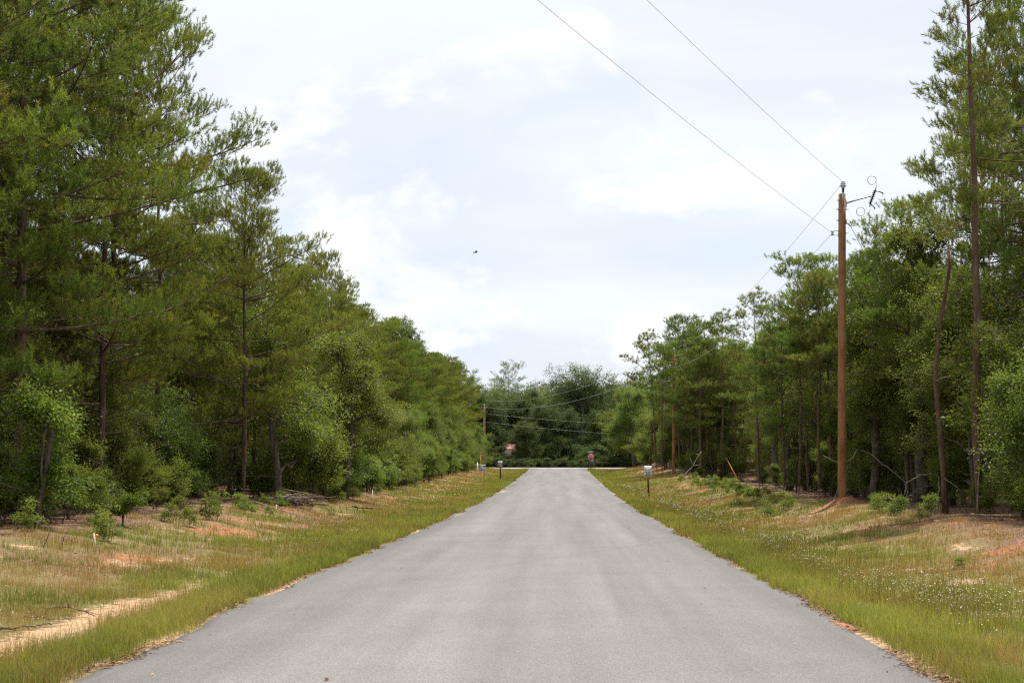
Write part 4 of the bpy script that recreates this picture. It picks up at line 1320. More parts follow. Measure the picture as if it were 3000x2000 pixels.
def ring(mb, c, R, r, axis='y', n=22, turns=1.0):
    th = np.linspace(0, 2 * pi * turns, int(n * turns) + 1)
    P = np.stack([R * np.cos(th), 0.02 * th / 6.28, R * np.sin(th)], -1) + np.asarray(c)
    tube(mb, P, r, 5)


def utility_pole(D, p_, h, label, r0, r1, mat, full=True):
    x, y, z = at(p_, D)
    o = thing('utility_pole', label, 'utility pole', (x, y, z))
    mb = MB()
    hz = np.linspace(-.5, h, 14)
    tube(mb, np.c_[0 * hz, 0 * hz, hz], r0 + (r1 - r0) * np.clip(hz / h, 0, 1), 20)
    ob('shaft', mb.mesh('pole_shaft', mat, True, attrs=False), o)
    # top bracket and pin insulator
    mb = MB(); box(mb, (0.0, -r1 - .015, h - .12), (.075, .03, .62)); box(mb, (0, -r1 - .005, h + .10), (.05, .05, .14))
    ob('ridge_bracket', mb.mesh('ridge_bracket', M['galv'], attrs=False), o)
    mb = MB(); lathe(mb, [(.0, 0), (.055, .0), (.06, .03), (.045, .05), (.11, .07), (.115, .10), (.06, .12), (.085, .145), (.085, .17), (.05, .20), (.06, .225), (.03, .25), (0, .25)], (0, -r1 - .01, h + .16))
    ob('pin_insulator', mb.mesh('pin_insulator', M['porcelain'], True, attrs=False), o)
    # neutral spool bracket
    mb = MB()
    for dz in (-.075, .075):
        box(mb, (-r1 - .12, 0, h - 1.28 + dz), (.26, .035, .012))
    box(mb, (-r1 - .005, 0, h - 1.28), (.012, .06, .22))
    ob('spool_bracket', mb.mesh('spool_bracket', M['galv'], attrs=False), o)
    mb = MB(); lathe(mb, [(0, -.07), (.05, -.07), (.055, -.04), (.035, -.015), (.035, .015), (.055, .04), (.05, .07), (0, .07)], (-r1 - .2, 0, h - 1.28))
    ob('spool_insulator', mb.mesh('spool_insulator', M['porcelain'], True, attrs=False), o)
    for q, (hh, sgn) in enumerate([(h - .2, -1), (h - .5, -1), (h - .86, -1), (h - 1.28, 1), (h - .5, 1)] if full else []):
        mb = MB(); tube(mb, np.array([(sgn * (r1 - .02), 0, hh), (sgn * (r1 + .09), 0, hh)]), .011, 6)
        tube(mb, np.array([(sgn * (r1 + .004), 0, hh), (sgn * (r1 + .02), 0, hh)]), .03, 6)
        ob('bolt', mb.mesh('bolt', M['galv'], attrs=False), o)
    if full:
        arm = MB()
        tube(arm, np.array([(r1 + .01, 0, h - .30), (r1 + .35, 0, h - .19), (r1 + .72, 0, h - .09), (r1 + .84, 0, h - .07)]), [.03, .03, .026, .018], 8)
        box(arm, (r1 + .012, 0, h - .28), (.03, .07, .30))
        ob('cutout_arm', arm.mesh('cutout_arm', M['galv'], True, attrs=False), o)
        c0 = np.array((r1 + .80, 0, h - .33)); c1 = np.array((r1 + .97, 0, h + .12))
        ax = (c1 - c0) / np.linalg.norm(c1 - c0)
        mb = MB(); tube(mb, np.array([c0, c1]), .026, 8)
        for q in range(8):
            p = c0 + (c1 - c0) * (q + .5) / 8
            tube(mb, np.array([p - ax * .003, p, p + ax * .012]), [.062, .066, .03], 10)
        ob('fuse_cutout', mb.mesh('fuse_cutout', M['polymer'], attrs=False), o)
        mb = MB(); tube(mb, np.array([c1, c1 + [.1, 0, -.02], c1 + [.27, 0, -.09]]), .022, 6); tube(mb, np.array([c1 + [.27, 0, -.09], c1 + [.25, 0, -.17]]), .014, 5)
        tube(mb, np.array([c0, c0 + [.12, 0, -.07], c0 + [.17, 0, -.16]]), .022, 6); tube(mb, np.array([c1, c1 + [.04, 0, .12]]), .02, 6); tube(mb, np.array([c0, c0 + [0, 0, -.1]]), .018, 6)
        ob('contact_arm', mb.mesh('contact_arm', M['galv'], attrs=False), o)
        mb = MB(); ring(mb, c1 + [-.1, 0, .34], .14, .010, turns=2); tube(mb, np.array([c1 + [.04, .02, .34], c1 + [.05, 0, .22], c1 + [.04, 0, .1]]), .008, 5)
        ob('wire_coil', mb.mesh('wire_coil', M['wire'], True, attrs=False), o)
        mb = MB(); ring(mb, c0 + [-.30, 0, -.24], .14, .010, turns=2)
        th = np.linspace(-1.6, .05, 9); tube(mb, np.stack([c0[0] - .22 + .22 * np.cos(th), np.zeros(9), c0[2] - .18 + .24 * np.sin(th)], -1), .008, 5)
        ob('wire_coil', mb.mesh('wire_coil', M['wire'], True, attrs=False), o)
        mb = MB(); box(mb, (r1 + .02, 0, h - .90), (.05, .06, .16)); tube(mb, np.array([(r1 + .03, 0, h - .92), (r1 + .16, 0, h - 1.05)]), [.03, .02], 8)
        ob('guy_hook', mb.mesh('guy_hook', M['galv'], attrs=False), o)
    return o, np.array((x, y, z)), h


U1, b1, h1 = utility_pole(45.0, 2467, 9.95, 'tall brown wooden utility pole standing in a clay mound with fuse cutout arm', .145, .118, M['pole'])
U2, b2, h2 = utility_pole(117.0, 1974, 10.4, 'farther brown utility pole beside the speed limit sign side of the road', .15, .12, M['pole'], True)
U3, b3, h3 = utility_pole(184.0, 1419, 8.1, 'weathered utility pole beyond the sale sign at the crossing road', .17, .14, M['pole_old'], False)
# crossarm of the far pole
mb = MB(); box(mb, (-.9, 0, h3 - .1), (2.6, .12, .12)); box(mb, (-1.9, 0, h3 + .05), (.08, .08, .16)); box(mb, (.25, 0, h3 + .05), (.08, .08, .16))
ob('crossarm', mb.mesh('crossarm', M['pole_old'], attrs=False), U3)
# service head transformer-like white fitting seen among the needles
mb = MB(); lathe(mb, [(0, 0), (.12, 0), (.14, .1), (.14, .4), (.1, .5), (0, .5)], (-2.0, 0, h3 + .1), n=10)
ob('bushing', mb.mesh('bushing', M['porcelain'], True, attrs=False), U3)


def wire(A, B, sag, r, label, name='power_line', n=28, mt='wire'):
    A = np.array(A, float); B = np.array(B, float)
    t = np.linspace(0, 1, n)[:, None]
    P = A * (1 - t) + B * t; P[:, 2] -= (4 * sag * t * (1 - t))[:, 0]
    mb = MB(); tube(mb, P - A, r, 5)
    o = ob(name, mb.mesh(name, M[mt], True, attrs=False)); o.location = A
    tag(o, label, 'power line')
    return o


top1 = b1 + [0, -.13, h1 + .37]; neu1 = b1 + [-.32, 0, h1 - 1.28]
top2 = b2 + [0, -.13, h2 + .37]; neu2 = b2 + [-.32, 0, h2 - 1.28]
dirn = np.array([-.463, -1.0, 0])
wire(top1, top1 + dirn * 62 + [0, 0, 1.8], 0.75, .0052, 'upper overhead wire running from the near pole top out over the road')
wire(neu1, neu1 + dirn * 62 + [0, 0, 2.4], 0.75, .0052, 'lower overhead wire running from the near pole spool out over the road')
wire(top1, top2, 1.0, .0075, 'upper wire sagging between the two guyed utility poles')
wire(neu1, neu2, 1.0, .0075, 'lower wire sagging between the two guyed utility poles')
wire(top2, b3 + [.25, 0, h3 + .9], 1.5, .010, 'upper wire crossing the road from the farther pole to the weathered pole')
wire(neu2, b3 + [.1, 0, h3 + .0], 1.4, .010, 'lower wire crossing the road from the farther pole to the weathered pole')
wire(b3 + [.25, 0, h3 - .9], (32, 189.5, 6.6 + 1.0), 0.5, .007, 'thin upper service wire strung along the crossing road before the dark oaks')
wire(b3 + [.25, 0, h3 - 2.0], (32, 189, 5.0 + 1.0), 0.5, .007, 'thin lower service wire strung along the crossing road before the dark oaks')
g1 = at(2900, 52.0)
wire(b1 + [.27, 0, h1 - 1.03], (g1[0], g1[1], g1[2]), 0.0, .009, 'steel guy wire slanting from the near pole into the trees', 'guy_wire', 4, 'guy')
g2 = at(2168, 112.0)
wire(b2 + [.27, 0, h2 - 1.03], (g2[0], g2[1], g2[2]), 0.0, .006, 'steel guy wire slanting from the farther pole to the yellow guard', 'guy_wire', 4, 'guy')
A = np.array(g2); B = b2 + [.27, 0, h2 - 1.03]; d = norm(B - A)
gg = thing('guy_guard', 'slanting yellow plastic guy wire guard by the edge of the thin pines', 'guy guard', g2)
mb = MB(); tube(mb, np.array([d * .25, d * 1.4, d * 2.65]), [.045, .043, .04], 8)
ob('sleeve', mb.mesh('sleeve', M['yellow'], True, attrs=False), gg)
mb = MB(); tube(mb, np.array([d * -.2, d * .4]), .018, 6); ring(mb, d * .15, .05, .012)
ob('anchor_rod', mb.mesh('anchor_rod', M['roadchunk'], True, attrs=False), gg)

# ------------------------------------------------------------------ signs


def text_mesh(txt, size, mat, name='lettering', xs_=1.0, bold=0.012):
    cu = bpy.data.curves.new(name, 'FONT'); cu.body = txt; cu.size = size; cu.align_x = 'CENTER'; cu.align_y = 'CENTER'
    cu.extrude = 0.0015; cu.offset = size * bold
    t = bpy.data.objects.new('tmp', cu); COL.objects.link(t)
    bpy.context.view_layer.update()
    me_ = bpy.data.meshes.new_from_object(t.evaluated_get(bpy.context.evaluated_depsgraph_get()))
    bpy.data.objects.remove(t); bpy.data.curves.remove(cu)
    me_.transform(Matrix.Rotation(pi / 2, 4, 'X') @ Matrix.Diagonal((xs_, 1, 1, 1)))
    me_.materials.clear(); me_.materials.append(mat)
    me_.name = name
    return me_


def rrect(w_, h_, r, n=4):
    o = []
    for cx, cz, a0 in [(w_ / 2 - r, h_ / 2 - r, 0), (-w_ / 2 + r, h_ / 2 - r, pi / 2), (-w_ / 2 + r, -h_ / 2 + r, pi), (w_ / 2 - r, -h_ / 2 + r, 1.5 * pi)]:
        for k in range(n + 1):
            a = a0 + k * pi / 2 / n; o.append((cx + r * cos(a), cz + r * sin(a)))
    return o


def upost(mb, h, lean=0.0, w_=.05):
    """U-channel post"""
    for dx_, dy_, sx_, sy_ in [(0, 0, w_, .008), (-w_ / 2, .018, .008, .036), (w_ / 2, .018, .008, .036), (-w_ / 2 - .014, .038, .03, .006), (w_ / 2 + .014, .038, .03, .006)]:
        V0 = len(mb.v); box(mb, (dx_, dy_, h / 2 - .15), (sx_, sy_, h + .3))
        mb.v[V0][:, 0] += lean * mb.v[V0][:, 2] / max(h, .1)


# speed limit sign
D = 76.5
x, y, z = at(1901, D)
S = thing('speed_limit_sign', 'white speed limit sign with black lettering on brown steel post among white flowers', 'road sign', (x, y, z), 0.05)
zt = EYE + (HZ - 1364) * D / F - z
ctr = zt - .305
mb = MB(); upost(mb, zt - .03, -.06); ob('post', mb.mesh('post', M['post'], attrs=False), S)
mb = MB(); prism(mb, rrect(.457, .61, .035), -.012, -.008); pl = ob('plate', mb.mesh('plate', M['signwhite'], attrs=False), S, loc=(-.055, 0, ctr))
mb = MB()
ou = np.array(rrect(.425, .578, .03)); inn = np.array(rrect(.413, .566, .024)); n = len(ou)
V = np.concatenate([np.c_[ou[:, 0], np.full(n, -.0135), ou[:, 1]], np.c_[inn[:, 0], np.full(n, -.0135), inn[:, 1]]]); j = np.arange(n); k = (j + 1) % n
mb.add(V, np.stack([j, k, n + k, n + j], -1)); ob('border', mb.mesh('border', M['black'], attrs=False), pl)
for tx, sz_, zc, xs_ in [('SPEED', .13, .205, .92), ('LIMIT', .13, .085, .98), ('25', .33, -.14, 1.0)]:
    ob('lettering', text_mesh(tx, sz_, M['black'], xs_=xs_, bold=(.012 if tx == '25' else -.004)), pl, loc=(0, -.0145, zc))
# stop sign with street name blade
D = 166.0
x, y, z = at(1731, D)
S = thing('stop_sign', 'red octagonal stop sign with green street name blade at the crossing road', 'stop sign', (x, y, z), 0.05)
zt = EYE + (HZ - 1328.5) * D / F - z
ctr = zt - .38
mb = MB(); upost(mb, zt + .15); ob('post', mb.mesh('post', M['post'], attrs=False), S)
oc = [(.38 / cos(pi / 8) * cos(pi / 8 + k * pi / 4), .38 / cos(pi / 8) * sin(pi / 8 + k * pi / 4)) for k in range(8)]
mb = MB(); prism(mb, oc, -.012, -.008); pl = ob('plate', mb.mesh('plate', M['stopred'], attrs=False), S, loc=(0, 0, ctr))
o1 = np.array(oc) * .985; o2 = np.array(oc) * .93
V = np.concatenate([np.c_[o1[:, 0], np.full(8, -.0135), o1[:, 1]], np.c_[o2[:, 0], np.full(8, -.0135), o2[:, 1]]]); j = np.arange(8); k = (j + 1) % 8
mb = MB(); mb.add(V, np.stack([j, k, 8 + k, 8 + j], -1)); ob('border', mb.mesh('border', M['signwhite'], attrs=False), pl)
ob('lettering', text_mesh('STOP', .34, M['signwhite'], xs_=.80), pl, loc=(0, -.0145, 0))
mb = MB(); box(mb, (-.02, -.01, zt + .22), (.70, .006, .15), Matrix.Rotation(-.02, 3, 'Y')); bl = ob('name_blade', mb.mesh('name_blade', M['stgreen'], attrs=False), S)
mb = MB()
for q in range(7):
    box(mb, (-.26 + q * .085, -.0145, zt + .22), (.05, .002, .055 if q % 3 else .075))
ob('print', mb.mesh('print', M['signwhite'], attrs=False), bl)
# dark grey pedestal behind it
D = 181.5
x, y, z = at(1733, D)
S = thing('utility_pedestal', 'dark grey utility pedestal cabinet standing right behind the stop sign', 'pedestal', (x, y, z))
zt = EYE + (HZ - 1344) * D / F - z
mb = MB(); prism(mb, [(-.36, -.1), (.42, -.1), (.36, .25), (.33, .6), (.32, zt), (-.32, zt), (-.34, .6)], -.22, .22)
ob('cabinet', mb.mesh('cabinet', M['pedestal'], attrs=False), S)
mb = MB(); prism(mb, rrect(.72, .06, .02), -.25, .25); ob('lid', mb.mesh('lid', M['pedestal'], attrs=False), S, loc=(0, 0, zt + .03))
# back of a sign on the other side
D = 122.0
x, y, z = at(1467, D)
S = thing('road_sign', 'back of a bare grey rectangular road sign on a dark post in the grass', 'road sign', (x, y, z), .06)
zt = EYE + (HZ - 1350.5) * D / F - z
mb = MB(); upost(mb, zt - .04, -.05, .07); ob('post', mb.mesh('post', M['post'], attrs=False), S)
mb = MB(); prism(mb, rrect(.457, .61, .03), .048, .054); ob('plate', mb.mesh('plate', M['plate_back'], attrs=False), S, loc=(-.05, 0, zt - .305))
for q in (-.17, .17):
    mb = MB(); tube(mb, np.array([(-.05, -.012, zt - .305 + q), (-.05, .05, zt - .305 + q)]), .012, 6); ob('bolt', mb.mesh('bolt', M['galv'], attrs=False), S)
# sale sign: white yard-arm post with hanging panel
D = 128.0
x, y, z = at(1399, D)
S = thing('sale_sign', 'white yard-arm post sign with hanging pale blue and green panel', 'sign', (x, y, z), -.12)
zt = EYE + (HZ - 1354) * D / F - z
mb = MB(); box(mb, (0, 0, zt / 2 - .1), (.09, .09, zt + .2)); prism(mb, [(-.045, zt), (.045, zt), (0, zt + .05)], -.045, .045); ob('post', mb.mesh('post', M['whitewood'], attrs=False), S)
mb = MB(); box(mb, (.32, 0, zt - .24), (.92, .085, .085), Matrix.Rotation(.05, 3, 'Y')); ob('arm', mb.mesh('arm', M['whitewood'], attrs=False), S)
for q in (.18, .66):
    mb = MB(); tube(mb, np.array([(q, 0, zt - .29), (q, 0, zt - .36)]), .008, 5); ob('hook', mb.mesh('hook', M['galv'], attrs=False), S)
mb = MB(); box(mb, (.42, 0, zt - .60), (.62, .014, .46), Matrix.Rotation(.04, 3, 'Y')); pn = ob('panel', mb.mesh('panel', M['signwhite'], attrs=False), S)
mb = MB(); box(mb, (.42, -.009, zt - .43), (.56, .003, .09), Matrix.Rotation(.04, 3, 'Y')); ob('green_band', mb.mesh('band', M['stgreen'], attrs=False), pn)
mb = MB(); box(mb, (.48, -.009, zt - .64), (.40, .003, .26), Matrix.Rotation(.04, 3, 'Y')); ob('blue_print', mb.mesh('print', M['blue'], attrs=False), pn)
mb = MB(); box(mb, (.21, -.010, zt - .56), (.12, .003, .07)); box(mb, (.20, -.010, zt - .68), (.10, .003, .05)); ob('dark_print', mb.mesh('print', M['black'], attrs=False), pn)
mb = MB(); box(mb, (.62, 0, .2), (.10, .02, .5), Matrix.Rotation(.12, 3, 'Y')); ob('stake_board', mb.mesh('stake', M['plate_back'], attrs=False), S)
# orange marker pole
D = 131.0
x, y, z = at(1407, D)
S = thing('marker_pole', 'thin tall orange cable marker pole behind the sale sign', 'marker', (x, y, z))
zt = EYE + (HZ - 1328) * D / F - z
mb = MB(); tube(mb, np.array([(-.02, 0, -.1), (0, 0, zt * .5), (.06, 0, zt)]), .032, 8); ob('shaft', mb.mesh('shaft', M['orange'], True, attrs=False), S)
mb = MB(); lathe(mb, [(0, 0), (.05, 0), (.05, .14), (.02, .18), (0, .18)], (.06, 0, zt), n=10); ob('cap', mb.mesh('cap', M['orange'], True, attrs=False), S)

# red-roofed shed under the far trees
D = 196.0
x, y, z = at(1488, D)
S = thing('shed', 'low shed with faded red metal roof half hidden under the far trees', 'shed', (x, y, z), 0.25)
mb = MB(); box(mb, (0, 0, 1.35), (4.2, 2.4, 2.9)); ob('wall', mb.mesh('wall', M['shedwall'], attrs=False), S)
for sgn in (-1, 1):
    rf = ob('roof_sheet', None or (lambda: (lambda m_: (prism(m_, [(-2.4, 0), (2.4, 0), (2.4, .03), (-2.4, .03)], -.85, .85), m_.mesh('roof', M['redroof'], attrs=False))[1])(MB()))(), S, loc=(0, sgn * .72, 3.16))
    rf.rotation_euler = (-sgn * .52, 0, 0)
    for q in range(9):
        mb = MB(); box(mb, (-2.2 + q * .55, 0, .05), (.05, 1.7, .04)); ob('rib', mb.mesh('rib', M['redroof'], attrs=False), rf)
mb = MB(); box(mb, (.6, -1.215, 1.0), (.9, .04, 2.0)); ob('door', mb.mesh('door', M['pole_old'], attrs=False), S)

# bird
D = 150.0
bp = Vector(P3(1394, 740, D))
S = thing('bird', 'tiny dark bird gliding alone in the pale sky', 'bird', bp, 0.3)
mb = MB(); tube(mb, np.array([(-.30, 0, 0), (-.2, 0, .01), (0, 0, .02), (.14, 0, .02), (.22, 0, .02)]), [.015, .05, .06, .035, .01], 7)
ob('body', mb.mesh('body', M['feather'], True, attrs=False), S)
for sgn in (-1, 1):
    mb = MB(); V = []
    for (yy, zz_, x0, x1) in [(0, .03, -.12, .1), (.25, .10, -.12, .12), (.45, .12, -.14, .06), (.62, .10, -.16, -.10)]:
        V += [(x0, sgn * yy, zz_), (x1, sgn * yy, zz_), (x1, sgn * yy, zz_ + .012), (x0, sgn * yy, zz_ + .012)]
    Fq = []
    for a in range(3):
        for c in range(4):
            Fq.append((a * 4 + c, a * 4 + (c + 1) % 4, a * 4 + 4 + (c + 1) % 4, a * 4 + 4 + c))
    mb.add(V, Fq); ob('wing', mb.mesh('wing', M['feather'], attrs=False), S)

# ------------------------------------------------------------------ low plants
for p_, D, k, s, lab in [(2250, 46.5, 1, 1.2, 'bright green leafy weed clump near the white plastic stub'), (2305, 48, 1, 1.35, 'taller bright green weed clump beside the pole mound'),
                         (2560, 41.5, 0, 1.1, 'yellow-green weed beside the clay mound of the near pole'), (2575, 40.0, 1, 1.15, 'fresh green weed just past the pole mound'),
                         (2620, 37.5, 1, 1.2, 'bright leafy weed beside the split branch near the snag'), (2640, 36.5, 0, 1.3, 'spreading green weed beside the split branch'),
                         (2730, 36.0, 0, 1.4, 'dark green weed at the foot of the dead snag'), (2160, 56, 1, 1.0, 'small weed below the slanting yellow guy guard'),
                         (2700, 34, 1, 0.9, 'low weed on the litter below the dead snag'), (2810, 23, 0, .7, 'yellowish weed tuft on the brown leaf bank')]:
    plant(WD[k], 'weed', px(p_, D), D, lab, 'weed', None, s * .72, s * (.4 if D < 24 else .62))
for q in range(46):
    D = RNG.uniform(58, 100); u = RNG.uniform(8.6, 10.0)
    plant(WD[RNG.choice([0, 1])], 'weed', float(rc(D)) + u, D, 'small leafy weed along the cleared strip before the thin pines', 'weed', 'weeds before the thin pines', RNG.uniform(.4, .9))
for q in range(40):
    D = RNG.uniform(25, 70); u = RNG.uniform(-10.0, -8.4)
    plant(WD[RNG.choice([0, 1])], 'weed', float(rc(D)) + u, D, 'small leafy weed on the litter edge ' + WOODL, 'weed', 'weeds ' + WOODL, RNG.uniform(.35, .8))


def ysamp(rng, n, y0, y1, pw=1.35):
    """more samples close by, so the density per picture area stays even"""
    a = 1 - pw
    return (y0 ** a + rng.random(n) * (y1 ** a - y0 ** a)) ** (1 / a)


def blades(mb, X, Y, hgt, wid, var, dry, rng, bend=0.5, droop=0.0):
    n = len(X)
    Z = gz(X, Y)
    a = rng.random(n) * 6.28
    lean = rng.random(n) * bend
    d = np.stack([np.cos(a) * lean, np.sin(a) * lean, np.zeros(n)], -1)
    b = rng.random(n) * 6.28
    sd_ = np.stack([np.cos(b), np.sin(b), np.zeros(n)], -1) * wid[:, None] * 0.5
    B = np.stack([X, Y, Z - 0.01], -1)
    up = np.array([0, 0, 1.0])
    m_ = B + (d * 0.35 + up * 0.58) * hgt[:, None]
    t_ = B + (d * 1.0 + up * (1.0 - 0.25 * lean[:, None])) * hgt[:, None]
    V = np.stack([B - sd_, B + sd_, m_ + sd_ * .75, m_ - sd_ * .75, t_], 1).reshape(-1, 3)
    k = np.arange(n) * 5
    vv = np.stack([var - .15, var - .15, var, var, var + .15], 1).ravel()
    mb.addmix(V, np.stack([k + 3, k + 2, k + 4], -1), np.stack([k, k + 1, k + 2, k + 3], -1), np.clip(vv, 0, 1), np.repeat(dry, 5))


rng = np.random.default_rng(99)
gm = MB()
# clumped verge grass, both sides
for side in (-1, 1):
    nC = 26000
    Yc = ysamp(rng, nC, 9.0, 168, 1.30)
    uu = 3.56 + (rng.random(nC) ** 1.1) * 6.4
    # extra along the asphalt edge
    k = rng.random(nC) < 0.22
    uu[k] = 3.40 + rng.random(k.sum()) * 0.8
    Xc = rc(Yc) + side * uu
    s_, c_, l_, g_ = masks(Xc, Yc)
    keep = rng.random(nC) < np.clip(g_ * 1.3 + 0.16 - 0.55 * s_ - .1 * l_, 0.025, 1)
    vis = np.abs(Xc) < Yc * 0.385 + 2.0
    keep &= vis & ((fbm(Xc * 1.9, Yc * 1.3, 67, 2) > .36) | (uu < 4.0))
    Xc, Yc, uu, g_, l_ = Xc[keep], Yc[keep], uu[keep], g_[keep], l_[keep]
    nb = 11
    n = len(Xc)
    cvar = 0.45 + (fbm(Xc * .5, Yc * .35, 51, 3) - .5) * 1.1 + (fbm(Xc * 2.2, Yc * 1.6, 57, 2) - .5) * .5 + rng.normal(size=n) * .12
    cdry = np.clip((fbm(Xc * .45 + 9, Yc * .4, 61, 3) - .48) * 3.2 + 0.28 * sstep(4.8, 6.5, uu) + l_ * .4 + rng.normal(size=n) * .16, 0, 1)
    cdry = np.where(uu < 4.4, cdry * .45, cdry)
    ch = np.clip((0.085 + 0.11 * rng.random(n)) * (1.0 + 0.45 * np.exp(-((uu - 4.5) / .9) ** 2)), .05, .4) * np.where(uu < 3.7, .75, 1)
    spread = 0.06 + 0.0016 * Yc
    X = np.repeat(Xc, nb) + rng.normal(size=n * nb) * np.repeat(spread, nb); Y = np.repeat(Yc, nb) + rng.normal(size=n * nb) * np.repeat(spread, nb)
    U_ = np.abs(X - rc(Y)); ok = U_ > (edge(Y, side) + 0.02)
    h = np.repeat(ch, nb) * rng.uniform(.5, 1.35, n * nb)
    wd = np.maximum(0.0042, np.repeat(Yc, nb) * 0.00030) * rng.uniform(.7, 1.3, n * nb)
    va = np.repeat(cvar, nb) + rng.normal(size=n * nb) * .15
    dr_ = np.clip(np.repeat(cdry, nb) + rng.normal(size=n * nb) * .18, 0, 1)
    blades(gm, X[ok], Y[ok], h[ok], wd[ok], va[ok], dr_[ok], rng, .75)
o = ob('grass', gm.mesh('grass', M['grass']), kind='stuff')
o['label'] = 'short green and straw coloured verge grass along both road edges'; o['category'] = 'grass'

# tall thin weed stems, brownish, with white flower heads on the pole side
sm = MB(); fm = MB()


def heads(fm, P, r, rng):
    n = len(P); k = 6
    th = np.arange(k) * 2 * pi / k
    tl = rng.normal(size=(n, 2)) * .35
    ringv = np.stack([np.cos(th), np.sin(th), np.zeros(k)], -1)[None] * r[:, None, None]
    ringv = np.repeat(ringv, 1, 0) + P[:, None]
    ringv[:, :, 2] += ((ringv[:, :, 0] - P[:, None, 0]) * tl[:, :1] + (ringv[:, :, 1] - P[:, None, 1]) * tl[:, 1:])
    top = P + np.array([0, 0, 1.0]) * r[:, None] * .55
    V = np.concatenate([ringv, top[:, None], (P - np.array([0, 0, 1.0]) * r[:, None] * .25)[:, None]], 1).reshape(-1, 3)
    b = np.arange(n)[:, None] * (k + 2); j = np.arange(k)[None]; j2 = (j + 1) % k
    F3 = np.concatenate([np.stack([b + j, b + j2, b + k + 0 * j], -1).reshape(-1, 3), np.stack([b + j2, b + j, b + k + 1 + 0 * j], -1).reshape(-1, 3)])
    fm.add(V, F3)


nF = 10000
Y = ysamp(rng, nF, 10.5, 95, 1.45); u = 4.15 + np.abs(rng.normal(size=nF)) * 1.15 + 0.35 * rng.random(nF)
X = rc(Y) + u
den = fbm(X * .7, Y * .5, 71, 3)
keep = (rng.random(nF) < sstep(.42, .66, den)) & (X < Y * .385 + 1.0) & (u < 8)
X, Y, u = X[keep], Y[keep], u[keep]
n = len(X)
h = rng.uniform(.22, .46, n) * (1 - .25 * sstep(5.5, 7.5, u))
Z = gz(X, Y)
ln_ = rng.normal(size=(n, 2)) * .05
tops = np.stack([X + ln_[:, 0], Y + ln_[:, 1], Z + h], -1)
wd = np.maximum(.0035, Y * .00022)
for q in range(2):
    a = q * pi / 2
    sdv = np.stack([np.cos(a) * wd, np.sin(a) * wd, 0 * wd], -1) * .5
    B = np.stack([X, Y, Z - .01], -1)
    V = np.stack([B - sdv, B + sdv, tops + sdv * .5, tops - sdv * .5], 1).reshape(-1, 3)
    sm.add(V, np.arange(n * 4).reshape(-1, 4), .3, np.repeat(rng.uniform(.1, .7, n), 4))
hd = rng.random(n) < .62
Pp = tops[hd]
for q in range(2):
    kk = np.ones(len(Pp), bool) if q == 0 else rng.random(len(Pp)) < .5
    Q = Pp[kk] + (rng.normal(size=(kk.sum(), 3)) * [.03, .03, .012] if q else 0)
    heads(fm, Q, np.maximum(.0075, Y[hd][kk] * .00029) * rng.uniform(.5, 1.4, kk.sum()), rng)
# few flowers opposite
nL = 420
Y2 = ysamp(rng, nL, 13, 90, 1.2); u2 = -(4.3 + rng.random(nL) * 2.6); X2 = rc(Y2) + u2
kk = (fbm(X2 * .7, Y2 * .35, 83, 3) > .52) & (X2 > -Y2 * .385 - .5)
X2, Y2 = X2[kk], Y2[kk]; Z2 = gz(X2, Y2) + rng.uniform(.15, .26, len(X2))
heads(fm, np.stack([X2, Y2, Z2], -1), np.maximum(.010, Y2 * .00045), rng)
# plain tall stems (seed grass) both sides
nS = 9000
Y = ysamp(rng, nS, 10, 120, 1.4); sg = np.where(rng.random(nS) < .5, -1, 1); u = sg * (4.0 + rng.random(nS) ** 1.2 * 4.2); X = rc(Y) + u
s_, c_, l_, g_ = masks(X, Y)
kk = (np.abs(X) < Y * .385 + 1) & (rng.random(nS) < .15 + g_)
X, Y = X[kk], Y[kk]; n = len(X)
blades(sm, X, Y, rng.uniform(.18, .42, n), np.maximum(.003, Y * .0002), np.full(n, .45), np.clip(rng.normal(size=n) * .3 + .55, 0, 1), rng, .35)
o = ob('grass_stems', sm.mesh('grass_stems', M['grass']), kind='stuff')
o['label'] = 'thin brownish seed stems standing above the verge grass'; o['category'] = 'grass'
o = ob('white_flowers', fm.mesh('white_flowers', M['petal'], attrs=False), kind='stuff')
o['label'] = 'scattered tiny white wildflower heads along the verge'; o['category'] = 'wildflowers'

# dead leaves and chips on banks, forest floor edge and road edge
lm = MB()
n = 70000
Y = ysamp(rng, n, 10, 90, 1.45); sg = np.where(rng.random(n) < .42, -1, 1); u = sg * (3.6 + rng.random(n) ** .8 * 9.0); X = rc(Y) + u
s_, c_, l_, g_ = masks(X, Y)
kk = (np.abs(X) < Y * .385 + 1) & (rng.random(n) < .05 + l_ * .95 + c_ * .5)
X, Y = X[kk], Y[kk]
ne = 5200
Ye = ysamp(rng, ne, 9.5, 80, 1.5); se = np.where(rng.random(ne) < .5, -1, 1)
ed = np.where(se < 0, edge(Ye, -1), edge(Ye, 1))
Xe = rc(Ye) + se * (ed + rng.normal(size=ne) * .07 + .02)
ke = fbm(Xe * .3 + 5, Ye * .9, 91, 3) > .47
Xe, Ye = Xe[ke], Ye[ke]
Yd = ysamp(rng, 34, 10, 50, 1.5); Xd = rc(Yd) + np.sign(rng.uniform(-1, 1, 34)) * 3.4 * rng.random(34) ** .35
X = np.r_[X, Xe, Xd]; Y = np.r_[Y, Ye, Yd]; n = len(X)
Z = gz(X, Y) + rng.uniform(.004, .02, n)
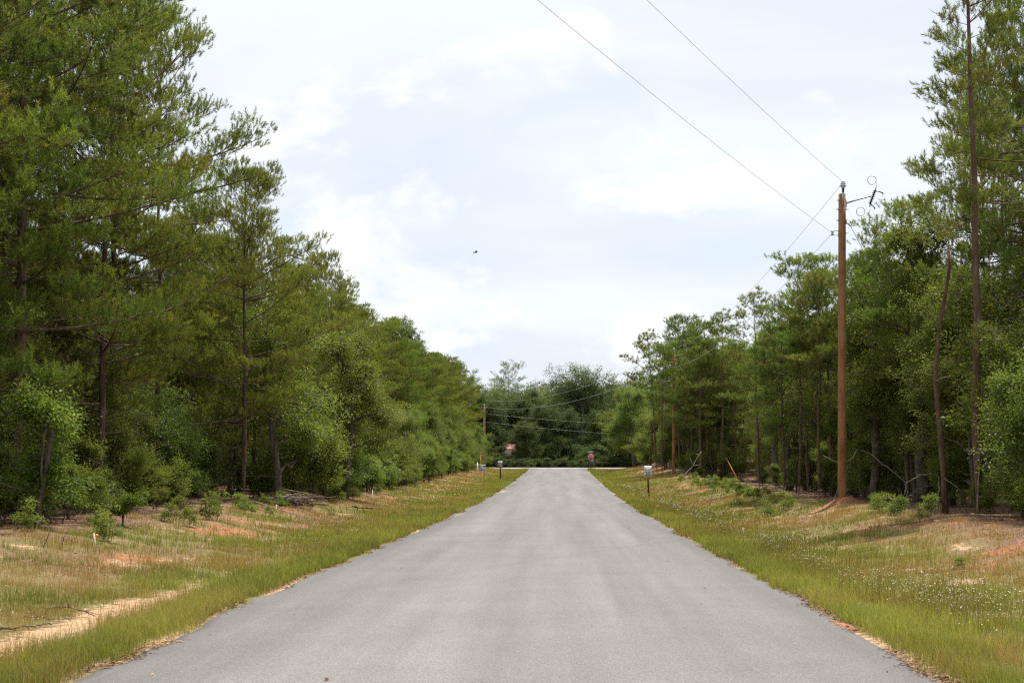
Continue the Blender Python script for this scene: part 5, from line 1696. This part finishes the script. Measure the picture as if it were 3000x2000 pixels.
ur = np.abs(X - rc(Y)); Z = np.where(ur < 3.75, np.maximum(Z, zroad(Y) + .035 * np.clip(1 - (ur / 3.6) ** 2, 0, 1) + .006), Z)
a = rng.random(n) * 6.28; l = np.maximum(rng.uniform(.010, .036, n), Y * .0009) ; w_ = l * rng.uniform(.25, .55, n)
ax = np.stack([np.cos(a), np.sin(a), rng.normal(size=n) * .25], -1); sd_ = np.stack([-np.sin(a), np.cos(a), rng.normal(size=n) * .3], -1)
C0 = np.stack([X, Y, Z], -1)
V = np.stack([C0 - ax * l[:, None], C0 + sd_ * w_[:, None] + [0, 0, .006], C0 + ax * l[:, None], C0 - sd_ * w_[:, None] + [0, 0, .006]], 1).reshape(-1, 3)
lm.add(V, np.arange(n * 4).reshape(-1, 4), np.repeat(np.clip(rng.normal(size=n) * .28 + .5, 0, 1), 4), np.repeat((rng.random(n) < .2) * 1.0, 4))
o = ob('leaf_litter', lm.mesh('leaf_litter', M['litter']), kind='stuff')
o['label'] = 'brown dead leaves and bark chips strewn on the banks and road edges'; o['category'] = 'leaf litter'
# clods of clay spilled on the road edge
for q, (p_, D, s) in enumerate([(2478, 15.0, .05), (2462, 15.1, .06), (2500, 14.7, .05), (2455, 15.3, .035), (2435, 15.5, .03)]):
    X = px(p_, D); mb = MB()
    r_ = np.random.default_rng(q)
    th = np.arange(8) * pi / 4
    prof = s * r_.uniform(.7, 1.3, (3, 8))
    V = np.concatenate([np.c_[prof[0] * np.cos(th) * 1.4, prof[0] * np.sin(th), np.full(8, -.01)], np.c_[prof[1] * np.cos(th) * 1.1, prof[1] * np.sin(th) * .8, np.full(8, s * .35)], [[0, 0, s * .5]]])
    j = np.arange(8); k = (j + 1) % 8
    mb.addmix(V, np.stack([8 + j, 8 + k, np.full(8, 16)], -1), np.stack([j, k, 8 + k, 8 + j], -1))
    o = ob('clay_clod', mb.mesh('clay_clod', M['roadchunk'], True, attrs=False)); o.location = (X, D, max(float(gz(X, D)), 0.0 + .0))
    tag(o, 'crumbled red clay clod spilled on the asphalt edge', 'clod', 'clay clods on the road edge')
